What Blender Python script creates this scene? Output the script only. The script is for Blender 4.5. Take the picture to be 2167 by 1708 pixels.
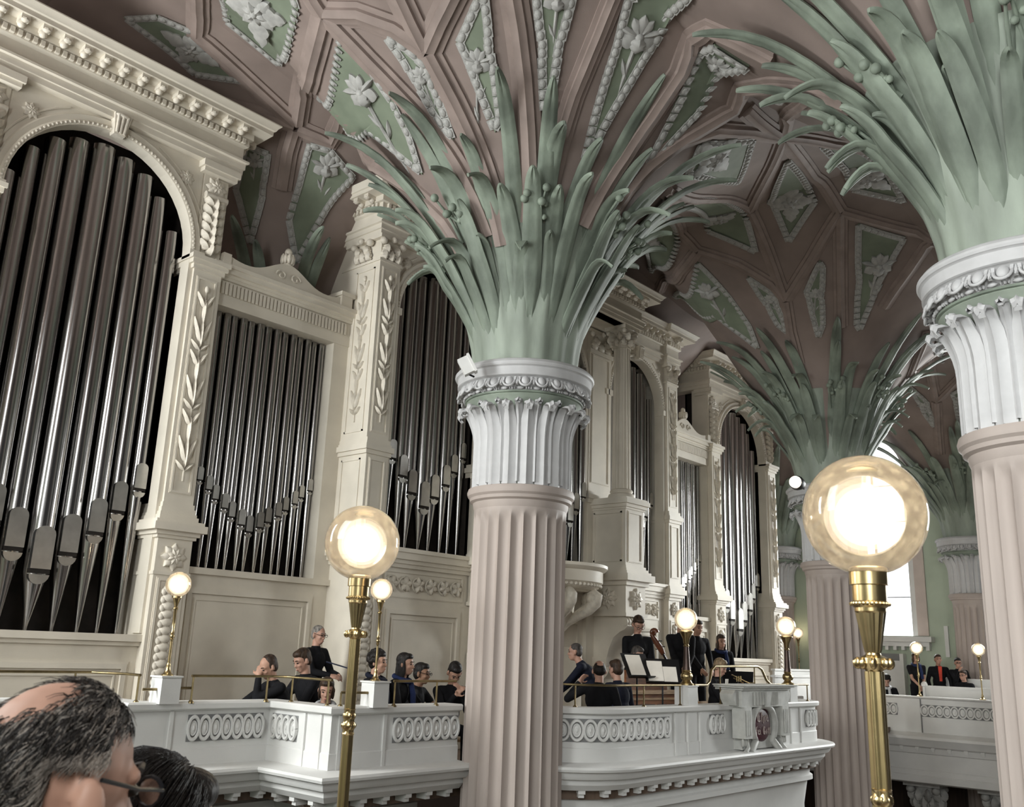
import bpy, math, random
from mathutils import Vector, Matrix, Euler, noise
random.seed(7)
PI = math.pi
for _o in list(bpy.data.objects): bpy.data.objects.remove(_o, do_unlink=True)
SC = bpy.context.scene
COL = SC.collection
# ------------------------------------------------------------------ camera
# world: X runs along the organ front, Y runs towards the organ, Z up; the lens is the origin
FPX, IW, IH = 1975.0, 2167, 1708
R_ = Vector((0.65777161, -0.75238418, 0.03541981))
D_ = Vector((0.21560342, 0.14301738, -0.96595093))
F_ = Vector((0.72170054, 0.64301173, 0.25628937))
cam = bpy.data.cameras.new('camera'); camo = bpy.data.objects.new('camera', cam); COL.objects.link(camo)
cam.sensor_width = 36; cam.sensor_fit = 'HORIZONTAL'; cam.lens = FPX / IW * 36
cam.clip_start = .05; cam.clip_end = 200
camo.matrix_world = Matrix(((R_.x, -D_.x, -F_.x, 0), (R_.y, -D_.y, -F_.y, 0), (R_.z, -D_.z, -F_.z, 0), (0, 0, 0, 1)))
cam.dof.use_dof = True; cam.dof.focus_distance = 12.0; cam.dof.aperture_fstop = 13.0
SC.camera = camo
# ------------------------------------------------------------------ world, light, exposure
SC.view_settings.view_transform = 'Standard'; SC.view_settings.look = 'None'
SC.view_settings.gamma = 1.0; SC.view_settings.exposure = 0.04
SC.view_settings.use_curve_mapping = False
CY = SC.cycles; CY.max_bounces = 6; CY.diffuse_bounces = 3; CY.glossy_bounces = 3; CY.transmission_bounces = 3; CY.transparent_max_bounces = 12
CY.caustics_reflective = False; CY.caustics_refractive = False; CY.sample_clamp_indirect = 6.0
wd = bpy.data.worlds.new('world'); SC.world = wd; wd.use_nodes = True
wd.node_tree.nodes['Background'].inputs[0].default_value = (.95, .97, 1.0, 1)
wd.node_tree.nodes['Background'].inputs[1].default_value = .05
def area(name, loc, target, sx, sy, power, col, spread=180):
    l = bpy.data.lights.new(name, 'AREA'); l.shape = 'RECTANGLE'; l.size = sx; l.size_y = sy
    l.energy = power; l.color = col; l.spread = math.radians(spread)
    o = bpy.data.objects.new(name, l); COL.objects.link(o); o.location = loc
    o.rotation_euler = (Vector(target) - Vector(loc)).to_track_quat('-Z', 'Y').to_euler()
    return o
DAY = (.96, .99, .975)
# daylight through the tall windows of the long wall on the camera's side (bays left of, beside and behind the camera)
for wy, pw in ((9.97, 800), (4.42, 270), (-1.12, 320), (-6.7, 360)):
    area('window_daylight', (-1.42, wy, 2.6), (6, wy - .3, 1.2 if wy > 9 else .2), 1.9, 4.8, pw, DAY, 180 if wy > 0 else 115)
# daylight through the windows of the opposite wall
for wy, pw in ((9.97, 320), (4.42, 600), (-1.12, 400)):
    area('window_daylight', (26.4, wy, 2.9), (16, wy + (1.5 if wy < 9 else -.4), -.8), 1.8, 4.8, pw, DAY, 112)

# ------------------------------------------------------------------ pixel -> space (used to read positions off the photograph)
def ray(x, y):
    return R_ * ((x - IW / 2) / FPX) + D_ * ((y - IH / 2) / FPX) + F_
def onY(x, y, Y): r = ray(x, y); return r * (Y / r.y)
def onX(x, y, X): r = ray(x, y); return r * (X / r.x)
def onD(x, y, d): return ray(x, y) * d
def prj(p):
    d = p.dot(F_); return (p.dot(R_) / d * FPX + IW / 2, p.dot(D_) / d * FPX + IH / 2)

# ------------------------------------------------------------------ materials
MATS = {}
def mat(name, col, rough=.6, metal=0., var=.06, scale=6., bump=0., bscale=None, spec=.4, emit=None, estr=0., stretch=None, col2=None, detail=3., coat=0.):
    if name in MATS: return MATS[name]
    m = bpy.data.materials.new(name); m.use_nodes = True
    nt = m.node_tree; b = nt.nodes['Principled BSDF']
    b.inputs['Roughness'].default_value = rough; b.inputs['Metallic'].default_value = metal
    b.inputs['Specular IOR Level'].default_value = spec
    if coat: b.inputs['Coat Weight'].default_value = coat
    if emit:
        b.inputs['Emission Color'].default_value = (*emit, 1); b.inputs['Emission Strength'].default_value = estr
    tc = nt.nodes.new('ShaderNodeTexCoord'); mp = nt.nodes.new('ShaderNodeMapping')
    nt.links.new(tc.outputs['Object'], mp.inputs['Vector'])
    if stretch: mp.inputs['Scale'].default_value = stretch
    n = nt.nodes.new('ShaderNodeTexNoise'); n.inputs['Scale'].default_value = scale; n.inputs['Detail'].default_value = detail
    nt.links.new(mp.outputs[0], n.inputs['Vector'])
    rp = nt.nodes.new('ShaderNodeValToRGB')
    c2 = col2 if col2 else tuple(max(0, c * (1 - 2 * var)) for c in col)
    c1 = col if col2 else tuple(min(1, c * (1 + var)) for c in col)
    rp.color_ramp.elements[0].position = .32; rp.color_ramp.elements[1].position = .68
    rp.color_ramp.elements[0].color = (*c2, 1); rp.color_ramp.elements[1].color = (*c1, 1)
    nt.links.new(n.outputs['Fac'], rp.inputs['Fac']); nt.links.new(rp.outputs['Color'], b.inputs['Base Color'])
    if bump:
        bp = nt.nodes.new('ShaderNodeBump'); bp.inputs['Strength'].default_value = bump; bp.inputs['Distance'].default_value = .02
        if bscale:
            n2 = nt.nodes.new('ShaderNodeTexNoise'); n2.inputs['Scale'].default_value = bscale; n2.inputs['Detail'].default_value = 4
            nt.links.new(mp.outputs[0], n2.inputs['Vector']); nt.links.new(n2.outputs['Fac'], bp.inputs['Height'])
        else: nt.links.new(n.outputs['Fac'], bp.inputs['Height'])
        nt.links.new(bp.outputs[0], b.inputs['Normal'])
    MATS[name] = m; return m
CREAM = mat('cream_paint', (.71, .655, .56), .5, var=.04, scale=2.5, bump=.05, bscale=60)
CREAM2 = mat('cream_relief', (.68, .625, .535), .5, var=.08, scale=14)
WHITE = mat('white_paint', (.73, .725, .705), .5, var=.03, scale=2.0, bump=.05, bscale=50)
WGREY = mat('dark_grey', (.22, .22, .22), .7, var=.05)
STUC = mat('stucco_white', (.41, .405, .385), .6, var=.10, scale=9)
CAPW = mat('capital_white', (.53, .527, .53), .55, var=.05, scale=5, bump=.08, bscale=30)
SHAFT = mat('rose_stone_paint', (.43, .367, .332), .6, var=.05, scale=3, bump=.06, bscale=80, stretch=(1, 1, .25))
VAULT = mat('vault_rose', (.265, .208, .184), .75, var=.09, scale=1.6, bump=.06, bscale=70)
RIB = mat('vault_rib_rose', (.29, .228, .202), .7, var=.08, scale=4)
GPAN = mat('coffer_green', (.20, .235, .172), .7, var=.10, scale=2.5)
PALM = mat('palm_green', (.222, .262, .210), .6, var=.22, scale=3.2, bump=.12, bscale=26, stretch=(1, 1, .35), detail=5)
PALMB = mat('palm_trunk_green', (.30, .342, .285), .6, var=.14, scale=3.0, bump=.12, bscale=22, stretch=(1, 1, .3), detail=5)
GWALL = mat('wall_green', (.48, .55, .44), .8, var=.05, scale=1.2)
PWALL = mat('wall_rose', (.62, .53, .48), .75, var=.05, scale=2)
TIN = mat('polished_tin', (.40, .388, .38), .18, 1.0, var=.10, scale=2.0, stretch=(1, 1, .12), bump=.02)
TINM = mat('mouth_tin', (.58, .57, .545), .36, 1.0, var=.08, scale=6)
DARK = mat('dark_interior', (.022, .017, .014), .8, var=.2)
DWOOD = mat('dark_wood_board', (.045, .028, .02), .5, var=.2, scale=3, stretch=(6, 6, .5))
BRASS = mat('brass', (.50, .385, .20), .28, 1.0, var=.10, scale=8)
BRASSD = mat('aged_brass', (.30, .235, .125), .38, 1.0, var=.15, scale=10)
BRONZE = mat('dark_bronze', (.09, .06, .05), .4, .6, var=.2)
BLACKM = mat('black_metal', (.012, .012, .014), .4, .3)
PAPER = mat('sheet_paper', (.85, .82, .76), .8, var=.03)
WOODR = mat('red_brown_wood', (.26, .105, .045), .35, var=.22, scale=4, stretch=(1, 5, 5))
BASSW = mat('dark_red_varnish', (.11, .036, .018), .3, var=.25, scale=5)
WOODP = mat('pale_wood', (.42, .26, .13), .5, var=.15, scale=6, stretch=(1, 6, 6))
FLOORM = mat('stone_floor', (.30, .27, .24), .6, var=.1, scale=.8)
GFLOOR = mat('gallery_boards', (.16, .11, .08), .6, var=.15, scale=2, stretch=(5, .6, 1))
def cloth(name, c): return mat(name, c, .85, var=.15, scale=9, bump=.25, bscale=14, spec=.15)
BLACKC = cloth('black_cloth', (.010, .010, .012)); NAVYC = cloth('navy_cloth', (.012, .014, .026))
REDC = cloth('red_cloth', (.55, .07, .045)); TROUS = cloth('black_trousers', (.008, .008, .010))
BLUEC = cloth('blue_scarf_cloth', (.02, .03, .085)); GREYC = cloth('pale_scarf_cloth', (.55, .56, .58)); TANC = cloth('tan_trim', (.25, .13, .05))
SKIN = mat('skin', (.42, .245, .175), .55, var=.08, scale=14, spec=.3)
SKIN2 = mat('skin_pink', (.46, .265, .195), .5, var=.10, scale=12, spec=.35)
SKIN3 = mat('skin_brown', (.30, .17, .11), .55, var=.08, scale=14, spec=.3)
def hairm(n, c): return mat(n, c, .55, var=.35, scale=30, bump=.5, bscale=60, stretch=(1, 1, .3), spec=.3)
HBLK = hairm('hair_black', (.012, .009, .008)); HBRN = hairm('hair_brown', (.045, .026, .016)); HGRY = hairm('hair_grey', (.22, .20, .18))
HDGR = hairm('hair_dark_grey', (.07, .06, .055)); HBLD = hairm('hair_blond_grey', (.24, .17, .10))
EYEW = mat('eye_white', (.6, .58, .55), .3, var=.0); EYED = mat('eye_dark', (.01, .008, .007), .3, var=0.)
LIP = mat('lip', (.36, .12, .10), .5, var=.05)

def globe_mat():
    m = bpy.data.materials.new('globe_glass'); m.use_nodes = True; nt = m.node_tree; nt.nodes.clear()
    o = nt.nodes.new('ShaderNodeOutputMaterial'); tr = nt.nodes.new('ShaderNodeBsdfTransparent'); tr.inputs[0].default_value = (1.0, .955, .90, 1)
    gl = nt.nodes.new('ShaderNodeBsdfGlossy'); gl.inputs['Roughness'].default_value = .06
    tl = nt.nodes.new('ShaderNodeBsdfTranslucent'); tl.inputs[0].default_value = (1.0, .92, .80, 1)
    lw = nt.nodes.new('ShaderNodeLayerWeight'); lw.inputs[0].default_value = .35
    nz = nt.nodes.new('ShaderNodeTexNoise'); nz.inputs['Scale'].default_value = 45; nz.inputs['Detail'].default_value = 5
    tc = nt.nodes.new('ShaderNodeTexCoord'); nt.links.new(tc.outputs['Object'], nz.inputs['Vector'])
    mr = nt.nodes.new('ShaderNodeMapRange'); mr.inputs[1].default_value = .4; mr.inputs[2].default_value = .75; mr.inputs[3].default_value = .13; mr.inputs[4].default_value = .26
    nt.links.new(nz.outputs['Fac'], mr.inputs[0])
    m1 = nt.nodes.new('ShaderNodeMixShader'); nt.links.new(mr.outputs[0], m1.inputs[0]); nt.links.new(tr.outputs[0], m1.inputs[1]); nt.links.new(tl.outputs[0], m1.inputs[2])
    m2 = nt.nodes.new('ShaderNodeMixShader'); nt.links.new(lw.outputs['Fresnel'], m2.inputs[0]); nt.links.new(m1.outputs[0], m2.inputs[1]); nt.links.new(gl.outputs[0], m2.inputs[2])
    nt.links.new(m2.outputs[0], o.inputs[0]); return m
GLOBE = globe_mat()
def emis(name, c, s):
    m = bpy.data.materials.new(name); m.use_nodes = True; nt = m.node_tree; nt.nodes.clear()
    o = nt.nodes.new('ShaderNodeOutputMaterial'); e = nt.nodes.new('ShaderNodeEmission'); e.inputs[0].default_value = (*c, 1); e.inputs[1].default_value = s
    nt.links.new(e.outputs[0], o.inputs[0]); return m
BULB = emis('lamp_bulb_light', (1.0, .88, .66), 12.0)
def halo_mat(name, c, st, a):
    m = bpy.data.materials.new(name); m.use_nodes = True; nt = m.node_tree; nt.nodes.clear(); o = nt.nodes.new('ShaderNodeOutputMaterial'); e = nt.nodes.new('ShaderNodeEmission'); e.inputs[0].default_value = (*c, 1); e.inputs[1].default_value = st
    t = nt.nodes.new('ShaderNodeBsdfTransparent'); x = nt.nodes.new('ShaderNodeMixShader'); x.inputs[0].default_value = a; nt.links.new(t.outputs[0], x.inputs[1]); nt.links.new(e.outputs[0], x.inputs[2]); nt.links.new(x.outputs[0], o.inputs[0]); return m
HALO = [halo_mat('halo_shell_inner', (1.0, .88, .68), 3.2, .30), halo_mat('halo_shell_middle', (1.0, .85, .64), 2.4, .15), halo_mat('halo_shell_outer', (1.0, .82, .60), 2.0, .09)]  # added emissive shells that imitate a soft halo around the bulb
SKYPANE = emis('daylit_window_glass', (.95, .97, 1.0), 2.6)
SPOTL = emis('spot_bulb_light', (1.0, .82, .6), 20.0)
def glassm():
    m = bpy.data.materials.new('spectacle_glass'); m.use_nodes = True; nt = m.node_tree; nt.nodes.clear()
    o = nt.nodes.new('ShaderNodeOutputMaterial'); tr = nt.nodes.new('ShaderNodeBsdfTransparent'); gl = nt.nodes.new('ShaderNodeBsdfGlossy'); gl.inputs['Roughness'].default_value = .03
    lw = nt.nodes.new('ShaderNodeLayerWeight'); lw.inputs[0].default_value = .45
    mx = nt.nodes.new('ShaderNodeMixShader'); nt.links.new(lw.outputs['Facing'], mx.inputs[0]); nt.links.new(tr.outputs[0], mx.inputs[1]); nt.links.new(gl.outputs[0], mx.inputs[2]); nt.links.new(mx.outputs[0], o.inputs[0]); return m
SPECG = glassm()

# ------------------------------------------------------------------ mesh builder
class MB:
    def __init__(s): s.v = []; s.f = []
    def add(s, vs, fs):
        b = len(s.v); s.v += [tuple(v) for v in vs]; s.f += [tuple(i + b for i in f) for f in fs]; return s
    def box(s, x0, y0, z0, x1, y1, z1, M=None):
        vs = [Vector(p) for p in ((x0, y0, z0), (x1, y0, z0), (x1, y1, z0), (x0, y1, z0), (x0, y0, z1), (x1, y0, z1), (x1, y1, z1), (x0, y1, z1))]
        if M: vs = [M @ p for p in vs]
        return s.add(vs, [(3, 2, 1, 0), (4, 5, 6, 7), (0, 1, 5, 4), (1, 2, 6, 5), (2, 3, 7, 6), (3, 0, 4, 7)])
    def lathe(s, prof, n=24, c=(0, 0, 0), M=None, cap=True, a0=0., a1=2 * PI, rad=None):
        full = abs(a1 - a0) > 2 * PI - 1e-4; k = n if full else n + 1; vs = []
        for r, z in prof:
            for i in range(k):
                a = a0 + (a1 - a0) * i / n; rr = r * (rad(a, z) if rad else 1)
                vs.append(Vector((c[0] + rr * math.cos(a), c[1] + rr * math.sin(a), c[2] + z)))
        if M: vs = [M @ v for v in vs]
        fs = []
        for j in range(len(prof) - 1):
            for i in range(n):
                i2 = (i + 1) % k; fs.append((j * k + i, j * k + i2, (j + 1) * k + i2, (j + 1) * k + i))
        if cap and full:
            fs.append(tuple(range(k - 1, -1, -1))); fs.append(tuple((len(prof) - 1) * k + i for i in range(k)))
        return s.add(vs, fs)
    def tube(s, pts, rad, n=8, cap=True, sx=1., up=None):
        pts = [Vector(p) for p in pts]; m = len(pts)
        if not hasattr(rad, '__len__'): rad = [rad] * m
        vs = []; pn = None
        for i, p in enumerate(pts):
            t = (pts[min(i + 1, m - 1)] - pts[max(i - 1, 0)])
            if t.length < 1e-9: t = Vector((0, 0, 1))
            t.normalize()
            if pn is None:
                a = Vector(up) if up else (Vector((0, 0, 1)) if abs(t.z) < .9 else Vector((1, 0, 0)))
            else: a = pn
            nn = a - t * a.dot(t)
            if nn.length < 1e-6: nn = t.orthogonal()
            nn.normalize(); pn = nn; bb = t.cross(nn)
            for k in range(n):
                q = 2 * PI * k / n; vs.append(p + nn * (math.cos(q) * rad[i]) + bb * (math.sin(q) * rad[i] * sx))
        fs = [(j * n + k, j * n + (k + 1) % n, (j + 1) * n + (k + 1) % n, (j + 1) * n + k) for j in range(m - 1) for k in range(n)]
        if cap: fs += [tuple(range(n - 1, -1, -1)), tuple((m - 1) * n + k for k in range(n))]
        return s.add(vs, fs)
    def ell(s, c, r, M=None, nu=12, nv=8):
        vs = []; fs = []
        for j in range(nv + 1):
            t = PI * j / nv
            for i in range(nu):
                a = 2 * PI * i / nu
                vs.append(Vector((r[0] * math.sin(t) * math.cos(a), r[1] * math.sin(t) * math.sin(a), r[2] * math.cos(t))))
        vs = [(M @ v if M else v) + Vector(c) for v in vs]
        for j in range(nv):
            for i in range(nu):
                fs.append((j * nu + i, (j + 1) * nu + i, (j + 1) * nu + (i + 1) % nu, j * nu + (i + 1) % nu))
        return s.add(vs, fs)
    def sweep(s, prof, path, closed_prof=True, caps=True):
        """prof: (out, z); path: plan points; 'out' is to the right of the travel direction"""
        n = len(path); P = [Vector((p[0], p[1])) for p in path]; vs = []
        for i in range(n):
            d0 = (P[i] - P[i - 1]).normalized() if i > 0 else None
            d1 = (P[i + 1] - P[i]).normalized() if i < n - 1 else None
            if d0 is None: d0 = d1
            if d1 is None: d1 = d0
            n0 = Vector((d0.y, -d0.x)); n1 = Vector((d1.y, -d1.x)); m = n0 + n1
            m = m / max(.3, m.dot(n0)) if m.length > 1e-6 else n0
            for o, z in prof: vs.append((P[i].x + m.x * o, P[i].y + m.y * o, z))
        k = len(prof); fs = []; kk = k if closed_prof else k - 1
        for i in range(n - 1):
            for j in range(kk):
                j2 = (j + 1) % k; fs.append((i * k + j, (i + 1) * k + j, (i + 1) * k + j2, i * k + j2))
        if caps and closed_prof: fs += [tuple(range(k)), tuple((n - 1) * k + j for j in range(k - 1, -1, -1))]
        return s.add(vs, fs)
    def prism(s, poly, d0, d1, f):
        """poly: 2D outline; f(u, v, d) -> 3D"""
        n = len(poly); vs = [f(u, v, d0) for u, v in poly] + [f(u, v, d1) for u, v in poly]
        fs = [tuple(range(n - 1, -1, -1)), tuple(range(n, 2 * n))] + [(i, (i + 1) % n, n + (i + 1) % n, n + i) for i in range(n)]
        return s.add(vs, fs)
    def mesh(s, name, m=None, smooth=None):
        me = bpy.data.meshes.new(name); me.from_pydata([tuple(v) for v in s.v], [], s.f); me.validate(clean_customdata=False)
        if smooth is not None:
            me.polygons.foreach_set('use_smooth', [True] * len(me.polygons)); me.set_sharp_from_angle(angle=math.radians(smooth))
        if m: me.materials.append(m)
        return me
    def build(s, name, m, parent=None, smooth=None, label=None):
        return link(name, s.mesh(name, m, smooth), parent, label=label)
def link(name, me, parent=None, M=None, label=None):
    o = bpy.data.objects.new(name, me); COL.objects.link(o)
    if parent is not None:
        o.parent = parent; o.matrix_parent_inverse = INV.get(parent.name, Matrix())
    if M is not None: o.matrix_basis = M
    if label: o['label'] = label
    return o
INV = {}    # parts are built in world coordinates: inverse of the place of their thing
def tag(o, label, cat, group=None, kind=None):
    o['label'] = label; o['category'] = cat
    if group: o['group'] = group
    if kind: o['kind'] = kind
    return o
def struct(o, label=None, cat=None):
    o['kind'] = 'structure'
    if label: o['label'] = label
    if cat: o['category'] = cat
    return o
def thing(name, label, cat, loc=(0, 0, 0), rz=0., group=None, world=True):
    o = bpy.data.objects.new(name, None); COL.objects.link(o); o.location = loc; o.rotation_euler = (0, 0, rz); o.empty_display_size = .1
    tag(o, label, cat, group)
    if world: INV[o.name] = (Matrix.Translation(Vector(loc)) @ Matrix.Rotation(rz, 4, 'Z')).inverted()
    return o
def lerp(a, b, t): return a + (b - a) * t
def frame(o, x, y, z):
    return Matrix(((x[0], y[0], z[0], o[0]), (x[1], y[1], z[1], o[1]), (x[2], y[2], z[2], o[2]), (0, 0, 0, 1)))
# ------------------------------------------------------------------ vault surface: a fan springing from every column
GX = (-1.0, 8.3, 17.45, 26.3); GY = (-3.9, 1.65, 7.2, 12.75)
COLS = [(x, y) for x in GX for y in GY]
HT = [(.55, 3.22), (.60, 3.32), (.63, 3.55), (.74, 3.97), (.89, 4.38), (1.03, 4.70), (1.29, 5.10), (1.55, 5.43), (1.9, 5.76), (2.4, 6.12), (2.8, 6.38), (3.6, 6.80), (4.4, 7.08), (5.3, 7.25), (9, 7.4)]
HT2 = [(.55, 3.22), (.60, 3.32), (.63, 3.6), (.72, 4.0), (.86, 4.4), (1.04, 4.8), (1.4, 5.6), (1.9, 6.5), (2.4, 7.02), (2.8, 7.28), (3.6, 7.6), (4.4, 7.8), (5.3, 7.92), (9, 8.0)]   # steeper over the organ bay
def hfun(r, HT=HT):
    if r <= HT[0][0]: return HT[0][1]
    for i in range(len(HT) - 1):
        if r <= HT[i + 1][0]:
            a, b = HT[i], HT[i + 1]; t = (r - a[0]) / (b[0] - a[0])
            pa = HT[max(i - 1, 0)]; pb = HT[min(i + 2, len(HT) - 1)]
            m0 = (b[1] - pa[1]) / max(1e-6, b[0] - pa[0]); m1 = (pb[1] - a[1]) / max(1e-6, pb[0] - a[0]); L = b[0] - a[0]
            return (2 * t**3 - 3 * t**2 + 1) * a[1] + (t**3 - 2 * t**2 + t) * m0 * L + (-2 * t**3 + 3 * t**2) * b[1] + (t**3 - t**2) * m1 * L
    return HT[-1][1]
def hxy(r, y):
    w = max(0, min(1, (y - 8.3) / 1.4)); w = w * w * (3 - 2 * w)
    return hfun(r) if w <= 0 else hfun(r, HT2) if w >= 1 else lerp(hfun(r), hfun(r, HT2), w)
def zsurf(x, y): return hxy(math.sqrt(min((x - a)**2 + (y - b)**2 for a, b in COLS)), y)
def nsurf(x, y, e=.03):
    n = Vector((zsurf(x + e, y) - zsurf(x - e, y), zsurf(x, y + e) - zsurf(x, y - e), -2 * e)); return n.normalized()   # points down into the room
def onV(px, py, t0=4.0):
    r = ray(px, py); t = t0; st = .12
    while t < 45:
        p = r * t
        if p.z > zsurf(p.x, p.y): break
        t += st
    a, b = t - st, t
    for _ in range(14):
        m = (a + b) / 2; p = r * m
        if p.z > zsurf(p.x, p.y): b = m
        else: a = m
    return r * ((a + b) / 2)
# vault skin, one polar patch for every column's cell
vm = MB()
def cellR(cx, cy, th):
    ix, iy = GX.index(cx), GY.index(cy)
    x1 = (GX[ix + 1] - cx) / 2 if ix < 3 else .75; x0 = (cx - GX[ix - 1]) / 2 if ix > 0 else .75
    y1 = (GY[iy + 1] - cy) / 2 if iy < 3 else .75; y0 = (cy - GY[iy - 1]) / 2 if iy > 0 else 3.2
    c, s = math.cos(th), math.sin(th)
    R = 1e9
    if c > 1e-6: R = min(R, x1 / c)
    if c < -1e-6: R = min(R, x0 / -c)
    if s > 1e-6: R = min(R, y1 / s)
    if s < -1e-6: R = min(R, y0 / -s)
    return R
for cx, cy in COLS:
    NT, NR = 96, 26; vs = []; fs = []
    for i in range(NT):
        th = 2 * PI * i / NT; Rm = cellR(cx, cy, th)
        for j in range(NR + 1):
            t = j / NR; r = .6 + (Rm - .6) * t**1.25; vs.append((cx + r * math.cos(th), cy + r * math.sin(th), hxy(r, cy + r * math.sin(th))))
    for i in range(NT):
        for j in range(NR):
            a = i * (NR + 1) + j; b = ((i + 1) % NT) * (NR + 1) + j; fs.append((a, b, b + 1, a + 1))
    vm.add(vs, fs)
ceil = vm.build('ceiling', VAULT, None, 40); struct(ceil, 'rose painted fan vault with ribs and green coffers over the church', 'ceiling')
INV['ceiling'] = Matrix()

# ribs: stepped moulding swept along the vault
RPROF = [(-.13, -.03), (-.125, .022), (-.075, .03), (-.068, .062), (-.025, .068), (0, .085), (.025, .068), (.068, .062), (.075, .03), (.125, .022), (.13, -.03)]
def vpath(pix, step=.16):
    P = [onV(*p) for p in pix]; out = []
    for a, b in zip(P, P[1:]):
        n = max(1, int((b - a).length / step))
        for k in range(n):
            q = a.lerp(b, k / n); out.append(Vector((q.x, q.y, zsurf(q.x, q.y))))
    out.append(P[-1]); return out
def rib(pix, s=1.0):
    P = vpath(pix); m = MB(); vs = []; k = len(RPROF); n = len(P)
    if n < 2: return
    for i, p in enumerate(P):
        t = (P[min(i + 1, n - 1)] - P[max(i - 1, 0)]); t.normalize(); nn = nsurf(p.x, p.y); sd = t.cross(nn).normalized(); nn = sd.cross(t)
        for u, w in RPROF: vs.append(p + sd * (u * s) + nn * (w * s))
    fs = [(i * k + j, (i + 1) * k + j, (i + 1) * k + j + 1, i * k + j + 1) for i in range(n - 1) for j in range(k - 1)]
    m.add(vs, fs + [tuple(range(k)), tuple((n - 1) * k + j for j in range(k - 1, -1, -1))]).build('vault_rib', RIB, ceil, 30)
RIBS = [[(622, 262), (520, 165), (418, 72), (408, -60)], [(628, 262), (660, 140), (688, 30)], [(688, 30), (668, 0), (640, -50)], [(690, 28), (760, 30), (835, 58), (905, 108)],
        [(692, 34), (780, 125), (880, 230), (950, 320), (1005, 420), (1035, 500)], [(900, 106), (870, 45), (835, -30)], [(907, 106), (932, 45), (968, -30)], [(908, 112), (960, 210), (1005, 310), (1045, 430), (1065, 520)],
        [(1083, -30), (1098, 60), (1110, 160), (1118, 280), (1122, 400), (1122, 470)], [(1308, -30), (1268, 70), (1215, 200), (1185, 300), (1160, 400), (1150, 470)], [(630, 270), (700, 300), (800, 352), (880, 405), (945, 470), (985, 540)],
        [(622, 266), (560, 245), (470, 222), (330, 190)], [(622, 272), (608, 320), (596, 400)], [(1235, 480), (1270, 410), (1320, 330), (1380, 240), (1440, 150), (1505, 60), (1560, 85), (1640, 125)],
        [(1285, 460), (1325, 400), (1375, 345), (1450, 290), (1550, 230), (1645, 178), (1720, 190), (1800, 220)],
        [(1655, 290), (1590, 278), (1515, 275), (1440, 300)], [(1655, 290), (1760, 303), (1870, 330)], [(1655, 290), (1579, 233)], [(1655, 290), (1730, 200)], [(1655, 290), (1620, 370), (1587, 442)],
        [(1657, 292), (1720, 370), (1778, 444)], [(1587, 444), (1500, 420), (1410, 402)], [(1588, 446), (1625, 530), (1661, 632)], [(1777, 446), (1720, 540), (1663, 632)], [(1780, 446), (1880, 475), (1975, 508)],
        [(1778, 450), (1778, 560), (1780, 690)], [(1662, 636), (1672, 700), (1690, 770)], [(1475, 527), (1440, 490), (1395, 450)], [(1475, 530), (1440, 575), (1395, 618)], [(1478, 528), (1560, 555), (1630, 598), (1660, 634)],
        [(1974, 512), (1925, 570), (1870, 650)], [(1925, 790), (1982, 848), (2040, 790)], [(1982, 850), (1985, 910), (1990, 960)], [(1925, 790), (1965, 700)]]
for r_ in RIBS: rib(r_, .95 if r_[0][0] > 1300 else 1.2)

# coffers: green field, beaded border, stucco ornament
def leafpoly(L, W, n=5, lob=3):
    """lobed acanthus leaf outline along +x"""
    up = []
    for i in range(lob * 4 + 1):
        t = i / (lob * 4); env = math.sin(PI * min(1, t * .92 + .10))**.7
        up.append((L * t, W * env * (.72 + .28 * abs(math.sin(PI * lob * t)))))
    return up + [(x, -y) for x, y in reversed(up[1:-1])]
def petal(m, F, x, y, ang, L, W, lob=3, h=.03, base=0.):
    """raised leaf with a spine, in frame F (z = out of the panel)"""
    pts = leafpoly(L, W, lob=lob); ca, sa = math.cos(ang), math.sin(ang); n = len(pts)
    def g(u, v, d): return F @ Vector((x + u * ca - v * sa, y + u * sa + v * ca, d))
    vs = [g(u, v, base) for u, v in pts] + [g(u, v, base + h * (.55 + .5 * math.sin(PI * min(1, u / L)))) for u, v in pts]
    sp = [g(L * k / 4, 0, base + h * (.8 + 1.0 * math.sin(PI * (.15 + .8 * k / 4)))) for k in range(5)]
    fs = [(i, (i + 1) % n, n + (i + 1) % n, n + i) for i in range(n)]
    o = 2 * n; half = n // 2
    for i in range(n):
        u0 = pts[i][0] / L * 4; u1 = pts[(i + 1) % n][0] / L * 4; k0 = min(4, int(round(u0))); k1 = min(4, int(round(u1)))
        if k0 == k1: fs.append((n + i, n + (i + 1) % n, o + k0))
        else: fs.append((n + i, n + (i + 1) % n, o + k1, o + k0))
    m.add(vs + sp, fs)
def rosette(m, F, s, el=1.4):
    for k in range(8):
        a = PI / 4 * k; L = s * (el if k % 4 == 0 else (.72 if k % 2 else 1.0)); petal(m, F, 0, 0, a, L, s * (.26 if k % 2 else .36), 3, s * .12)
    for k in range(6):
        a = PI / 3 * k + .3; petal(m, F, 0, 0, a, s * .42, s * .14, 1, s * .10, s * .10)
    m.ell(F @ Vector((0, 0, s * .2)), (s * .13,) * 3, None, 8, 6)
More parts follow.
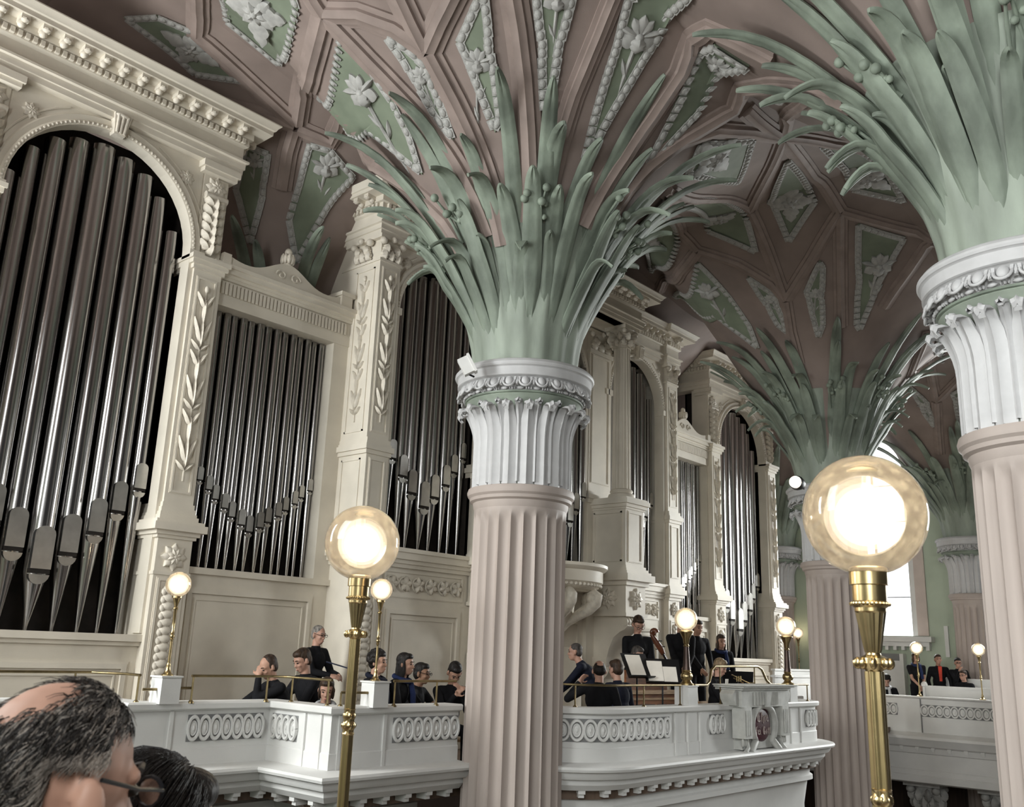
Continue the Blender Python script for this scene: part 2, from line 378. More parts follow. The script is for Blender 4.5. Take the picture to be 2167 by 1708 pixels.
def iris(m, F, s, stem):
    """iris blossom at the origin, stem along -x of length stem"""
    for a, L, W in ((.0, .85, .26), (.55, .8, .22), (-.55, .8, .22), (1.25, .95, .15), (-1.25, .95, .15), (2.05, .80, .38), (-2.05, .80, .38)): petal(m, F, 0, 0, a, s * L, s * W, 2, s * .13)
    petal(m, F, 0, 0, PI, s * .62, s * .34, 2, s * .2, s * .06)
    m.ell(F @ Vector((0, 0, s * .12)), (s * .2, s * .2, s * .2), None, 8, 6)
    P = [F @ Vector((-stem * t, s * .12 * math.sin(PI * t), s * .04)) for t in (0, .25, .5, .75, 1)]
    m.tube(P, [s * .10, s * .09, s * .075, s * .06, s * .03], 6)
    for t, a in ((.28, .45), (.36, -.5), (.6, .32)): petal(m, F, -stem * t - s * .3, 0, a, s * .9, s * .12, 1, s * .08)
BEADM = {}
def beadmesh(col='a'):
    if 'b' not in BEADM:
        m = MB(); m.ell((0, 0, .012), (.5, .42, .3), None, 8, 5); m.box(-.5, -.5, -.1, .5, .5, .06); BEADM['b'] = m.mesh('bead', STUC, 60)
    return BEADM['b']
def coffer(px, kind, orn=None, axis=None, size=.5, bead=.11, stem=1.2, single=True):
    """px: outline in the photograph; orn: centre of the ornament; axis: the point the ornament's long axis aims at"""
    P = [onV(*p) for p in px]; cen = sum(P, Vector()) / len(P); nn = nsurf(cen.x, cen.y)
    # curved field: fan from the centre, subdivided, every point put on the vault
    m = MB(); n = len(P); vs = []; fs = []; K = 5
    ring = []
    for i in range(n):
        a, b = P[i], P[(i + 1) % n]; q = max(2, int((b - a).length / .3))
        for k in range(q): ring.append(a.lerp(b, k / q))
    N = len(ring)
    for k in range(K + 1):
        for p in ring:
            q = cen.lerp(p, k / K if k else .001); w = nsurf(q.x, q.y); q = Vector((q.x, q.y, zsurf(q.x, q.y))) + w * .02; vs.append(q)
    for p in ring: q = Vector((p.x, p.y, zsurf(p.x, p.y))) - nn * .02; vs.append(q)
    for k in range(K + 1):
        for i in range(N): fs.append((k * N + i, k * N + (i + 1) % N, (k + 1) * N + (i + 1) % N, (k + 1) * N + i))
    c = m.add(vs, fs).build('coffer', GPAN, ceil, 40)
    bm = beadmesh(); bj = MB()
    for i in range(n):
        a, b = P[i], P[(i + 1) % n]; L = (b - a).length; q = max(1, int(L / bead))
        for k in range(q):
            p = a.lerp(b, (k + .5) / q); t = (b - a).normalized(); w = nsurf(p.x, p.y); s = w.cross(t).normalized(); w = t.cross(s)
            p = Vector((p.x, p.y, zsurf(p.x, p.y))) + w * .03; p = p + (cen - p).normalized() * bead * .35
            M = frame(p, t * (L / q) * .94, s * bead * .9, w * bead * .7)
            if single: link('bead', bm, c, M)
            else: bj.add([M @ v.co for v in bm.vertices], [tuple(f.vertices) for f in bm.polygons])
    if not single: bj.build('bead_border', STUC, c, 60)
    if orn:
        o = onV(*orn); w = nsurf(o.x, o.y); ax = onV(*axis) - o; ax = (ax - w * ax.dot(w)).normalized(); F = frame(o + w * .015, ax, w.cross(ax), w)
        om = MB()
        if kind == 'r': rosette(om, F, size * .88)
        else: iris(om, F, size * .68, stem)
        om.build('ornament', STUC, c, 50)
coffer([(463, -10), (480, 45), (592, 138), (633, 15), (600, -90), (470, -90)], 'r', (545, 20), (575, 95), .42)
coffer([(720, 74), (676, 211), (780, 282), (896, 369), (872, 290), (833, 211), (783, 140)], 'i', (768, 192), (735, 140), .42, stem=1.5)
coffer([(815, 72), (860, 95), (905, 135), (925, 190), (962, 298), (925, 250), (890, 195), (848, 118)], 'i', (893, 160), (870, 110), .22, stem=.9)
coffer([(1012, -10), (966, 86), (1048, 280), (1060, 256), (1028, 0), (1024, -40)], 'i', (1012, 130), (1010, 60), .28, stem=1.0)
coffer([(1130, -60), (1150, 240), (1159, 240), (1225, -60)], 'i', (1180, -5), (1183, -60), .30, stem=1.3)
coffer([(1328, -10), (1228, 368), (1400, 70), (1465, -15)], 'i', (1350, 75), (1368, 20), .40, stem=1.4)
coffer([(1515, 92), (1588, 138), (1480, 235), (1350, 385), (1400, 280)], 'i', (1520, 130), (1560, 110), .34, stem=1.4)
coffer([(262, 35), (415, 160), (535, 174), (410, 62), (330, 30)], 'r', (405, 100), (470, 140), .34)
coffer([(655, 300), (608, 470), (625, 560), (752, 372), (700, 312)], 'i', (690, 352), (695, 320), .38, stem=1.2)
coffer([(520, 300), (495, 400), (530, 520), (560, 420), (570, 320)], 'i', (540, 340), (540, 310), .25, stem=.9)
coffer([(1597, 292), (1560, 386), (1450, 365), (1480, 300)], 'r', (1509, 330), (1545, 365), .40, bead=.12)
coffer([(1665, 336), (1728, 426), (1669, 512), (1626, 422)], 'r', (1673, 422), (1671, 360), .42, bead=.12)
coffer([(1737, 305), (1804, 402), (1915, 428), (1870, 340), (1800, 308)], 'r', (1837, 373), (1880, 395), .40, bead=.12)
coffer([(1435, 414), (1497, 488), (1601, 533), (1583, 463)], 'r', (1523, 459), (1570, 490), .40, bead=.12)
coffer([(1330, 510), (1378, 575), (1436, 512), (1385, 455)], 'r', (1376, 510), (1378, 460), .36, bead=.12, single=False)
coffer([(1476, 553), (1427, 628), (1510, 668), (1607, 738), (1590, 690), (1545, 625)], 'i', (1500, 615), (1480, 585), .42, stem=1.6, bead=.12)
coffer([(1582, 583), (1640, 620), (1668, 705), (1648, 690), (1612, 632)], 'i', (1630, 632), (1612, 608), .22, stem=.8, single=False)
coffer([(1735, 550), (1702, 615), (1732, 715), (1742, 690), (1742, 560)], 'i', (1726, 620), (1726, 580), .22, stem=.9, single=False)
coffer([(1816, 471), (1915, 500), (1818, 700), (1811, 690)], 'i', (1858, 560), (1866, 520), .46, stem=1.6, bead=.12)
coffer([(1636, 182), (1672, 175), (1648, 216)], 'r', (1651, 190), (1655, 180), .14, single=False)
coffer([(1981, 720), (1994, 768), (2025, 725), (2010, 690)], 'r', (2003, 728), (1996, 700), .35, single=False)
coffer([(1922, 813), (1965, 850), (1978, 905), (1955, 875)], 'i', (1955, 858), (1940, 838), .25, stem=.8, single=False)
coffer([(2013, 830), (2030, 897), (2045, 815)], 'i', (2030, 845), (2028, 825), .25, stem=.6, single=False)

# ------------------------------------------------------------------ palm columns
def flute(a, z, n=24, d=.055):
    q = (a * n / (2 * PI)) % 1.0; t = abs(q - .5) * 2      # 1 on the arris, 0 in the groove
    return 1 - d * math.sqrt(max(0, 1 - (t / .86)**2)) if t < .86 else 1.0
def shaft_mesh():
    m = MB(); n = 192; prof = []
    zs = [-7.2, -5, -3, -1.5, 0, 1.0, 1.40, 1.47, 1.52, 1.56, 1.60]
    for z in zs: prof.append((.575 + (.545 - .575) * (z + 7.2) / 8.8, z))
    def rd(a, z): return flute(a, z, 24, .095 * (1 if z < 1.41 else max(0, 1 - ((z - 1.40) / .13)**2)))
    m.lathe(prof, n, rad=rd); return m.mesh('shaft', SHAFT, 34)
def collar_mesh():
    m = MB(); p = [(.545, 1.58), (.56, 1.62), (.565, 1.66), (.60, 1.68), (.605, 1.715), (.63, 1.74), (.638, 1.78), (.625, 1.82), (.56, 1.835), (.5, 1.84)]
    return m.lathe(p, 64).mesh('collar', SHAFT, 30)
def core_mesh():
    m = MB(); p = [(.535, 1.82), (.535, 2.3), (.55, 2.6), (.62, 2.78), (.68, 2.84), (.70, 2.86), (.69, 2.88)]
    return m.lathe(p, 48).mesh('capital_bell', PALMB, 40)
def caleaf_mesh(front):
    m = MB(); W = .088; vs = []; fs = []; rows = []
    for k in range(13):
        z = 1.83 + (2.74 - 1.83) * k / 12; r = .555 + (.0 if k < 7 else .115 * ((k - 7) / 5)**2); rows.append((r, z, W * (1 if k < 9 else 1 - .10 * (k - 8))))
    tip = [(.735, 2.755, .058), (.785, 2.745, .048), (.80, 2.705, .04), (.775, 2.675, .03), (.75, 2.69, .018)]
    if not front: tip = [(.69, 2.79, .05), (.72, 2.785, .035), (.73, 2.76, .02)]; rows = [(r - .015, z + .03, w * .8) for r, z, w in rows]
    rows += tip; nn = 7
    for i, (r, z, w) in enumerate(rows):
        wob = 1 + .06 * math.sin(i * 2.7)
        for j in range(nn):
            t = (j / (nn - 1) - .5) * 2; bulge = .022 * (1 - abs(t)) + (.018 if j == 3 else 0)
            if i < 13: vs.append((r + bulge - .01 * abs(t)**2, t * w * wob, z))
            else: vs.append((r + bulge * .3, t * w, z + bulge * .7))
    N = len(rows)
    for i in range(N - 1):
        for j in range(nn - 1): a = i * nn + j; fs.append((a, a + 1, a + nn + 1, a + nn))
    b = len(vs)
    for i, (r, z, w) in enumerate(rows):
        d = .03 if i < 13 else .022
        for t in (-1, 0, 1): vs.append((r - d, t * w * .96, z - (0 if i < 13 else .018)))
    for i in range(N - 1):
        for j in range(2): a = b + i * 3 + j; fs.append((a, a + 3, a + 4, a + 1))
        fs.append((i * nn, (i + 1) * nn, b + (i + 1) * 3, b + i * 3)); fs.append((i * nn + nn - 1, b + i * 3 + 2, b + (i + 1) * 3 + 2, (i + 1) * nn + nn - 1))
    m.add(vs, fs); return m.mesh('capital_leaf', CAPW, 50)
def bandring_mesh():
    m = MB(); p = [(.68, 2.86), (.715, 2.875), (.715, 2.895), (.69, 2.90)]; m.lathe(p, 64); return m.mesh('green_ring', PALM, 30)
def beadring_mesh():
    m = MB()
    for k in range(48):
        a = 2 * PI * k / 48; c = (.725 * math.cos(a), .725 * math.sin(a), 2.915); L = .042 if k % 2 else .013
        m.ell(c, (.018, L, .018), Matrix.Rotation(a, 3, 'Z'), 8, 6)
        if k % 2 == 0:
            for s in (-1, 1): m.ell((.725 * math.cos(a + s * .038), .725 * math.sin(a + s * .038), 2.915), (.018, .011, .018), Matrix.Rotation(a, 3, 'Z'), 6, 5)
    return m.mesh('bead_and_reel', CAPW, 60)
def ovolo_mesh():
    m = MB(); p = [(.69, 2.89), (.70, 2.93), (.73, 2.99), (.775, 3.035), (.80, 3.04)]; m.lathe(p, 64, cap=False); return m.mesh('ovolo', CAPW, 40)
def egg_mesh():
    m = MB(); m.ell((0, 0, 0), (.042, .050, .062), None, 12, 8)
    P = [(0, .066 * math.cos(t), .078 * math.sin(t)) for t in [PI * (1 + k / 8) for k in range(9)]]
    P = [(.0, .066, .06)] + [(.0, -y, z) for x, y, z in P][::1] + [(.0, -.066, .06)]
    m.tube([(.012, .068 * math.cos(t), .075 * math.sin(t) - .005) for t in [PI + PI * k / 10 for k in range(11)]], .014, 6)
    for s in (-1, 1): m.box(-.005, s * .068 - .013, -.005, .025, s * .068 + .013, .065)
    return m.mesh('egg', CAPW, 60)
def dart_mesh():
    m = MB(); m.box(-.01, -.014, -.05, .018, .014, .06); m.add([(.03, 0, .06), (.03, -.012, -.02), (.03, .012, -.02), (.03, 0, -.075), (0, -.014, -.02), (0, .014, -.02)], [(0, 1, 2), (1, 3, 2), (1, 4, 3), (2, 3, 5)]); return m.mesh('dart', CAPW)
def abacus_mesh():
    m = MB(); p = [(.70, 3.03), (.79, 3.04), (.815, 3.055), (.815, 3.15), (.825, 3.16), (.84, 3.165), (.85, 3.185), (.848, 3.205), (.83, 3.225), (.82, 3.24), (.80, 3.25), (.5, 3.255)]
    return m.lathe(p, 80).mesh('abacus', CAPW, 30)
def trunk_mesh():
    m = MB(); NT = 120; vs = []; rows = []
    for k in range(22):
        z = 3.24 + (4.95 - 3.24) * k / 21; rows.append(z)
    def rz(z):
        lo, hi = .55, 3.0
        for _ in range(24):
            q = (lo + hi) / 2
            if hfun(q) < z: lo = q
            else: hi = q
        return lo
    for z in rows:
        r0 = max(.6, rz(z)) + .03
        for i in range(NT):
            a = 2 * PI * i / NT; g = (a * 17 / (2 * PI)) % 1; d = math.exp(-((g - .5) / .07)**2) * .05 * min(1, max(0, (z - 3.6) / .5)); d2 = math.exp(-(((a * 11 / (2 * PI) + .3) % 1 - .5) / .05)**2) * .03 * min(1, max(0, (z - 3.9) / .5))
            r = r0 + .012 * math.sin(17 * a) - d - d2; vs.append((r * math.cos(a), r * math.sin(a), z))
    fs = [(j * NT + i, j * NT + (i + 1) % NT, (j + 1) * NT + (i + 1) % NT, (j + 1) * NT + i) for j in range(21) for i in range(NT)]
    return m.add(vs, fs).mesh('palm_trunk', PALMB, 60)
def rofz(z):
    lo, hi = .55, 6.0
    for _ in range(26):
        q = (lo + hi) / 2
        if hfun(q) < z: lo = q
        else: hi = q
    return lo
def leaf_mesh(z0, z1, W, curl, lift, lean, seed):
    """blade from height z0 to z1 following the fan, tip curling outwards"""
    rnd = random.Random(seed); P = []; TT = [0, .08, .16, .25, .35, .45, .55, .65, .74, .81, .87, .915, .95, .975, .99, 1.0]; N = len(TT)
    for k in range(N):
        t = TT[k]; z = z0 + (z1 - z0) * t; r = max(.62, rofz(z)) ; P.append((r, z))
    # arc-length along the funnel, offset to the room side
    pts = []
    for k, (r, z) in enumerate(P):
        t = TT[k]; a = P[min(k + 1, N - 1)]; b = P[max(k - 1, 0)]; tx, tz = a[0] - b[0], a[1] - b[1]; L = math.hypot(tx, tz); tx, tz = tx / L, tz / L
        off = -.05 + (.05 + lift) * min(1, t * 1.5)**1.1 + (curl * max(0, (t - .62) / .38)**2.0 if curl > 0 else 0)
        drop = -curl * .9 * max(0, (t - .80) / .20)**2
        pts.append((r + tz * off, z - tx * off + drop, lean * max(0, t - .25)**1.5, t))
    m = MB(); vs = []; fs = []; nn = 7
    for k, (r, z, sw, t) in enumerate(pts):
        w = W * (.70 + .35 * math.sin(PI * min(1, t * .95 + .05))) * (1 if t < .87 else math.sqrt(max(0.03, 1 - ((t - .87) / .132)**2)))
        a = pts[min(k + 1, N - 1)]; b = pts[max(k - 1, 0)]; tx, tz = a[0] - b[0], a[1] - b[1]; L = math.hypot(tx, tz) + 1e-9; nx, nz = tz / L, -tx / L
        for j in range(nn):
            u = (j / (nn - 1) - .5) * 2; bulge = ((.020 + .03 * (1 - t)**2) * (1 - u * u) - (.012 if j == 3 else 0)) * W / .085
            vs.append((r + nx * bulge, u * w + sw, z + nz * bulge))
    M0 = len(vs)
    for k, (r, z, sw, t) in enumerate(pts):
        w = (vs[k * nn + nn - 1][1] - vs[k * nn][1]) / 2
        a = pts[min(k + 1, N - 1)]; b = pts[max(k - 1, 0)]; tx, tz = a[0] - b[0], a[1] - b[1]; L = math.hypot(tx, tz) + 1e-9; nx, nz = tz / L, -tx / L
        for u in (-1, 0, 1): vs.append((r - nx * .022, u * w * .93 + sw, z - nz * .022))
    for k in range(N - 1):
        for j in range(nn - 1): q = k * nn + j; fs.append((q, q + 1, q + nn + 1, q + nn))
        for j in range(2): q = M0 + k * 3 + j; fs.append((q, q + 3, q + 4, q + 1))
        fs.append((k * nn, (k + 1) * nn, M0 + (k + 1) * 3, M0 + k * 3)); fs.append((k * nn + nn - 1, M0 + k * 3 + 2, M0 + (k + 1) * 3 + 2, (k + 1) * nn + nn - 1))
    e = (N - 1) * nn; fs.append(tuple(range(e, e + nn)) + (M0 + (N - 1) * 3 + 2, M0 + (N - 1) * 3 + 1, M0 + (N - 1) * 3))
    return m.add(vs, fs).mesh('palm_leaf', PALM, 45)
def berry_mesh(seed):
    rnd = random.Random(seed); m = MB()
    for s in range(4):
        y0 = rnd.uniform(-.10, .10); z0 = 4.5 + rnd.uniform(0, .2); z1 = z0 + rnd.uniform(.25, .55); P = []
        for k in range(6):
            t = k / 5; z = z0 + (z1 - z0) * t; r = rofz(z) + .07 + .10 * t; P.append((r + .10 * max(0, t - .6), y0 + (s - 1.5) * .09 * t, z - (.10 * max(0, t - .6))))
        m.tube(P, [.024, .022, .02, .018, .016, .014], 6)
        m.ell(P[-1], (.05,) * 3, None, 10, 7); m.ell((P[3][0] + .03, P[3][1] + .05, P[3][2]), (.036,) * 3, None, 8, 6)
    return m.mesh('berry_spray', PALM, 60)
LEAFV = {}
def leafvar(tier, v):
    k = (tier, v)
    if k not in LEAFV:
        rnd = random.Random(tier * 31 + v)
        z0, z1, W, curl, lift = [(3.5, 4.72, .085, .20, .09), (3.5, 5.12, .095, .22, .09), (3.6, 5.50, .100, .20, .08), (3.8, 5.85, .100, .16, .07), (4.0, 6.15, .095, .12, .06)][tier]
        LEAFV[k] = leaf_mesh(z0 + rnd.uniform(-.1, .1), z1 + rnd.uniform(-.16, .14), W * rnd.uniform(.85, 1.12), curl * rnd.choice((.1, .3, .5, .8, 1.2, 1.5)), lift * rnd.choice((.7, 1.1, 1.6, 2.1)), rnd.uniform(-.22, .22), tier * 100 + v)
    return LEAFV[k]
SHM = dict(shaft=shaft_mesh(), collar=collar_mesh(), capital_bell=core_mesh(), green_ring=bandring_mesh(), bead_and_reel=beadring_mesh(), ovolo=ovolo_mesh(), abacus=abacus_mesh(), palm_trunk=trunk_mesh())
CLF, CLB, EGG, DART = caleaf_mesh(True), caleaf_mesh(False), egg_mesh(), dart_mesh()
BER = [berry_mesh(k) for k in range(3)]
def palm_column(x, y, label, n=(18, 16, 16, 14, 10), view=None, seed=1, detail=True, wall=False):
    t = thing('palm_column', label, 'column', (x, y, -7.2), 0, 'palm columns carrying the vault', world=False)
    INV[t.name] = Matrix.Translation((0, 0, 7.2))       # parts keep lens-height z
    for k, me in SHM.items(): link(k, me, t)
    rnd = random.Random(seed)
    va = math.atan2(-y, -x) if view is None else view
    def vis(a): return math.cos(a - va) > -.35
    for k in range(18):
        a = 2 * PI * k / 18 + .1
        if vis(a): link('capital_leaf', CLF, t, Matrix.Rotation(a, 4, 'Z'))
        a += PI / 18
        if vis(a): link('capital_leaf', CLB, t, Matrix.Rotation(a, 4, 'Z'))
    for k in range(26):
        a = 2 * PI * k / 26
        if vis(a): link('egg', EGG, t, Matrix.Rotation(a, 4, 'Z') @ Matrix.Translation((.765, 0, 2.985)) @ Matrix.Rotation(-.45, 4, 'Y'))
        a += PI / 26
        if vis(a): link('dart', DART, t, Matrix.Rotation(a, 4, 'Z') @ Matrix.Translation((.755, 0, 2.985)) @ Matrix.Rotation(-.45, 4, 'Y'))
    for tier, c in enumerate(n):
        ph = rnd.uniform(0, 6)
        for k in range(c):
            a = ph + 2 * PI * (k + rnd.uniform(-.28, .28)) / c
            if math.cos(a - va) < -.55: continue
            link('palm_leaf', leafvar(tier, rnd.randrange(7)), t, Matrix.Rotation(a, 4, 'Z'))
    for k in range(7):
        a = va - 2.2 + .73 * k + rnd.uniform(-.15, .15); link('berry_spray', BER[k % 3], t, Matrix.Rotation(a, 4, 'Z'))
    return t
palm_column(8.3, 7.2, 'rose fluted palm column in the middle, just right of the nearer left globe lamp', (16, 16, 18, 18, 15), seed=3)
palm_column(8.3, 1.65, 'nearest palm column cut by the right edge of the picture', (16, 16, 18, 18, 15), seed=5)
palm_column(17.45, 7.2, 'far palm column standing behind the large right globe lamp', (15, 15, 16, 16, 13), seed=8)
palm_column(26.3, 7.2, 'far wall palm column right of the bright window, partly behind the nearest column', (16, 14, 14, 12, 8), seed=11)
palm_column(26.3, 12.75, 'small far palm column on the green wall beside the organ', (16, 14, 14, 12, 8), seed=13)
palm_column(8.3, 12.75, 'palm column hidden behind the organ with only its leaves showing', (16, 14, 14, 12, 8), seed=17)
# ------------------------------------------------------------------ room shell
fl = MB().box(-2.2, -8.2, -7.4, 27.4, 14, -7.2).build('floor', FLOORM); struct(fl, 'stone church floor far below the galleries', 'floor')
wb = MB().box(-2.2, 13.6, -7.2, 27.4, 13.9, 8.2).build('wall_back', VAULT); struct(wb, 'rose end wall behind the organ', 'wall')
def arch_pts(c, hw, zs, zt, n=16):
    """outline of a round-headed opening from left sill corner up and over to right sill corner"""
    P = [(c - hw, zs)]
    for k in range(n + 1):
        a = PI - PI * k / n; P.append((c + hw * math.cos(a), zt - hw + hw * math.sin(a)))
    return P + [(c + hw, zs)]
def window_wall(name, X, out, wins, y0, y1, z0, z1, m_, label):
    m = MB(); ys = sorted(wins); prev = y0
    def q(pts): m.add([(X, y, z) for y, z in pts], [tuple(range(len(pts)))])
    for c, hw, zs, zt in wins:
        q([(prev, z0), (c - hw, z0), (c - hw, z1), (prev, z1)]); q([(c - hw, z0), (c + hw, z0), (c + hw, zs), (c - hw, zs)])
        A = arch_pts(c, hw, zs, zt)
        for a, b in zip(A[1:-1], A[2:-1]): q([a, b, (b[0], z1), (a[0], z1)])
        q([(A[0][0], A[0][1]), A[1], (A[1][0], z1), (A[0][0], z1)][:0] or [(c - hw, zs), (c - hw, zs), (c - hw, z1)]) if False else None
        for a, b in zip(A, A[1:]): m.add([(X, a[0], a[1]), (X, b[0], b[1]), (X + out * .45, b[0], b[1]), (X + out * .45, a[0], a[1])], [(0, 1, 2, 3)])
        m.add([(X, c - hw, zs), (X, c + hw, zs), (X + out * .45, c + hw, zs), (X + out * .45, c - hw, zs)], [(0, 1, 2, 3)])
        prev = c + hw
    q([(prev, z0), (y1, z0), (y1, z1), (prev, z1)])
    o = m.build(name, m_); struct(o, label, 'wall'); INV[o.name] = Matrix(); return o
WINS = [(-6.67, 1.0, .78, 6.35), (-1.12, 1.0, .78, 6.35), (4.42, 1.0, .78, 6.35), (9.97, 1.0, .78, 6.35)]
wr = window_wall('wall_right', 26.75, 1, WINS, -8.2, 13.6, -7.2, 8.2, GWALL, 'green painted side wall with tall arched windows on the far side')
wl = window_wall('wall_left', -1.75, -1, WINS, -8.2, 13.6, -7.2, 8.2, GWALL, 'green painted side wall with tall arched windows beside the camera')
def window(n, X, out, c, hw, zs, zt, label):
    w = thing('window_%d' % n, label, 'window', (X, c, zs)); w['kind'] = 'structure'
    A = arch_pts(c, hw, zs, zt, 20)
    MB().add([(X + out * .34, y, z) for y, z in A], [tuple(range(len(A)))]).build('glass_pane', SKYPANE, w)
    m = MB()
    # white reveal lining and rose surround
    for a, b in zip(A, A[1:]):
        def off(p, d): return (p[0] + (d if p[0] > c + 1e-6 else -d if p[0] < c - 1e-6 else 0), p[1] + (d if p[1] > zs + 1 else 0))
        m.add([(X - out * .02, *a), (X - out * .02, *b), (X - out * .02, *off(b, .16)), (X - out * .02, *off(a, .16)), (X + out * .34, *a), (X + out * .34, *b)], [(0, 1, 2, 3), (0, 1, 5, 4)])
    m.build('white_lining', WHITE, w)
    m = MB()
    for a, b in zip(A, A[1:]):
        def off(p, d): return (p[0] + (d if p[0] > c + 1e-6 else -d if p[0] < c - 1e-6 else 0), p[1] + (d if p[1] > zs + 1 else 0))
        pts = [off(a, .14), off(b, .14), off(b, .42), off(a, .42)]; m.add([(X - out * .05, *p) for p in pts] + [(X, *p) for p in pts], [(0, 1, 2, 3), (0, 1, 5, 4), (2, 3, 7, 6)])
    m.build('rose_surround', PWALL, w)
    for y in (c - hw + .05, c - hw * .05, c + hw - .05): MB().box(X + out * .26 - .03, y - .028, zs, X + out * .26 + .03, y + .028, zt - (.06 if abs(y - c) < .2 else hw)).build('mullion', DWOOD, w)
    for z in (zs + 1.05, zs + 2.1, zs + 3.15, zs + 4.2): MB().box(X + out * .26 - .02, c - hw, z - .012, X + out * .26 + .02, c + hw, z + .012).build('glazing_bar', WGREY, w)
    m = MB(); m.box(*[v for p in ((min(X, X - out * .30), c - hw - .55, zs - .16), (max(X, X - out * .30), c + hw + .55, zs - .02)) for v in p])
    m.box(*[v for p in ((min(X, X - out * .2), c - hw - .46, zs - .28), (max(X, X - out * .2), c + hw + .46, zs - .16)) for v in p]); m.build('window_sill', WHITE, w)
    for k in range(14): y = c - hw - .4 + k * (2 * hw + .8) / 13; MB().box(min(X, X - out * .17), y - .045, zs - .38, max(X, X - out * .17), y + .045, zs - .28).build('sill_dentil', WHITE, w)
    return w
n = 1
for c, hw, zs, zt in WINS[2:]: window(n, 26.75, 1, c, hw, zs, zt, 'bright tall arched window in the green side wall' if n > 1 else 'bright tall arched window nearer the pulpit end'); n += 1
for c, hw, zs, zt in WINS: window(n, -1.75, -1, c, hw, zs, zt, 'tall arched window on the camera side of the church'); n += 1

# ------------------------------------------------------------------ organ
XC, YO, YT, GF = 12.63, 10.85, 10.35, -1.45
organ = thing('pipe_organ', 'large cream painted church organ with arched fields of silver pipes', 'organ', (XC, YO, GF))
def bx(m, s, u0, u1, y0, y1, z0, z1):
    a, b = XC + s * u0, XC + s * u1; return m.box(min(a, b), y0, z0, max(a, b), y1, z1)
def pframe(m, s, u0, u1, y, z0, z1, w=.05, d=.03):
    """moulded frame lying on the plane y (front = -y)"""
    for a, b, c, e in ((u0, u1, z0, z0 + w), (u0, u1, z1 - w, z1), (u0, u0 + w, z0 + w, z1 - w), (u1 - w, u1, z0 + w, z1 - w)):
        bx(m, s, a, b, y - d, y, c, e)
    w2 = w * .45
    for a, b, c, e in ((u0 - w2, u1 + w2, z0 - w2, z0), (u0 - w2, u1 + w2, z1, z1 + w2), (u0 - w2, u0, z0, z1), (u1, u1 + w2, z0, z1)):
        bx(m, s, a, b, y - d * .5, y, c, e)
def steps(m, s, u0, u1, yf, yb, lst):
    """stack of slabs: (z0, z1, projection)"""
    for z0, z1, p in lst: bx(m, s, u0 - p, u1 + p, yf - p, yb, z0, z1)
def fplane(x, y, z): return frame((x, y, z), (1, 0, 0), (0, 0, 1), (0, -1, 0))
def rosetteF(name, x, y, z, r, parent, F=None, mt=None):
    m = MB(); F = F or fplane(x, y, z)
    for k in range(8): petal(m, F, 0, 0, PI / 4 * k, r, r * .33, 1, r * .16)
    for k in range(8): petal(m, F, 0, 0, PI / 4 * k + PI / 8, r * .6, r * .22, 1, r * .16, r * .1)
    m.ell(F @ Vector((0, 0, r * .2)), (r * .2,) * 3, None, 8, 6); return m.build(name, mt or CREAM2, parent, 50)
def vine(x, y, z0, z1, parent, F=None, w=.075):
    """bellflower drop carved on a pilaster"""
    m = MB(); F0 = F or frame((x, y, 0), (0, 0, 1), (1, 0, 0), (0, -1, 0)); L = z1 - z0
    m.tube([F0 @ Vector((z0 + L * t, 0, .012)) for t in (0, .25, .5, .75, 1)], .010, 5)
    for k in range(3):
        b = z0 + L * (.07 + .31 * k)
        for sgn in (-1, 1):
            petal(m, F0, b + L * .02, 0, sgn * .35, L * .14, w * .42, 2, .03); petal(m, F0, b + L * .21, 0, sgn * .55, L * .09, w * .38, 2, .03); petal(m, F0, b - L * .02, 0, sgn * .8, L * .07, w * .3, 1, .03)
        petal(m, F0, b, 0, 0, L * .15, w * .35, 1, .035); petal(m, F0, b + L * .25, 0, PI, L * .13, w * .30, 1, .035)
    m.ell(F0 @ Vector((z1, 0, .02)), (.03, .03, .05), None, 8, 6)
    return m.build('vine_ornament', CREAM2, parent, 50)
def scales(x, y, z0, z1, parent, w=.17):
    m = MB(); n = int((z1 - z0) / .095)
    for k in range(n):
        z = z1 - (k + 1) * (z1 - z0) / n; m.ell((x, y - .008, z + .05), (w * .5, .04, .062), Matrix.Rotation(-.35, 3, 'X'), 10, 6)
        for sgn in (-1, 1): m.ell((x + sgn * w * .42, y - .004, z + .02), (w * .22, .03, .05), Matrix.Rotation(-.35, 3, 'X'), 8, 5)
    return m.build('scale_ornament', CREAM2, parent, 50)
def console(s, u0, u1, yf, z0, z1, parent):
    """acanthus console on top of a pilaster"""
    m = MB(); bx(m, s, u0, u1, yf + .06, yf + .2, z0, z1); b = m.build('console', CREAM, parent)
    x = XC + s * (u0 + u1) / 2; w = (u1 - u0); F = frame((x, yf + .05, 0), (0, 0, 1), (1, 0, 0), (0, -1, 0)); m = MB(); h = z1 - z0
    for k in range(6):
        for sgn in (-1, 1): petal(m, F, z0 + h * (.10 + .105 * k), sgn * .03, sgn * .75, h * .15, w * .17, 2, .06)
        petal(m, F, z0 + h * (.04 + .105 * k), 0, 0, h * .17, w * .14, 2, .08)
    m.build('acanthus', CREAM2, b, 50)
    rosetteF('rosette', 0, 0, 0, w * .45, b, frame((x, yf + .05, z0 + h * .87), (1, 0, 0), (0, 0, 1), (0, -1, 0)))
    MB().tube([(XC + s * (u0 + .02), yf + .02, z0 + h * .74), (XC + s * (u1 - .02), yf + .02, z0 + h * .74)], .055, 10).build('scroll', CREAM2, b, 50)
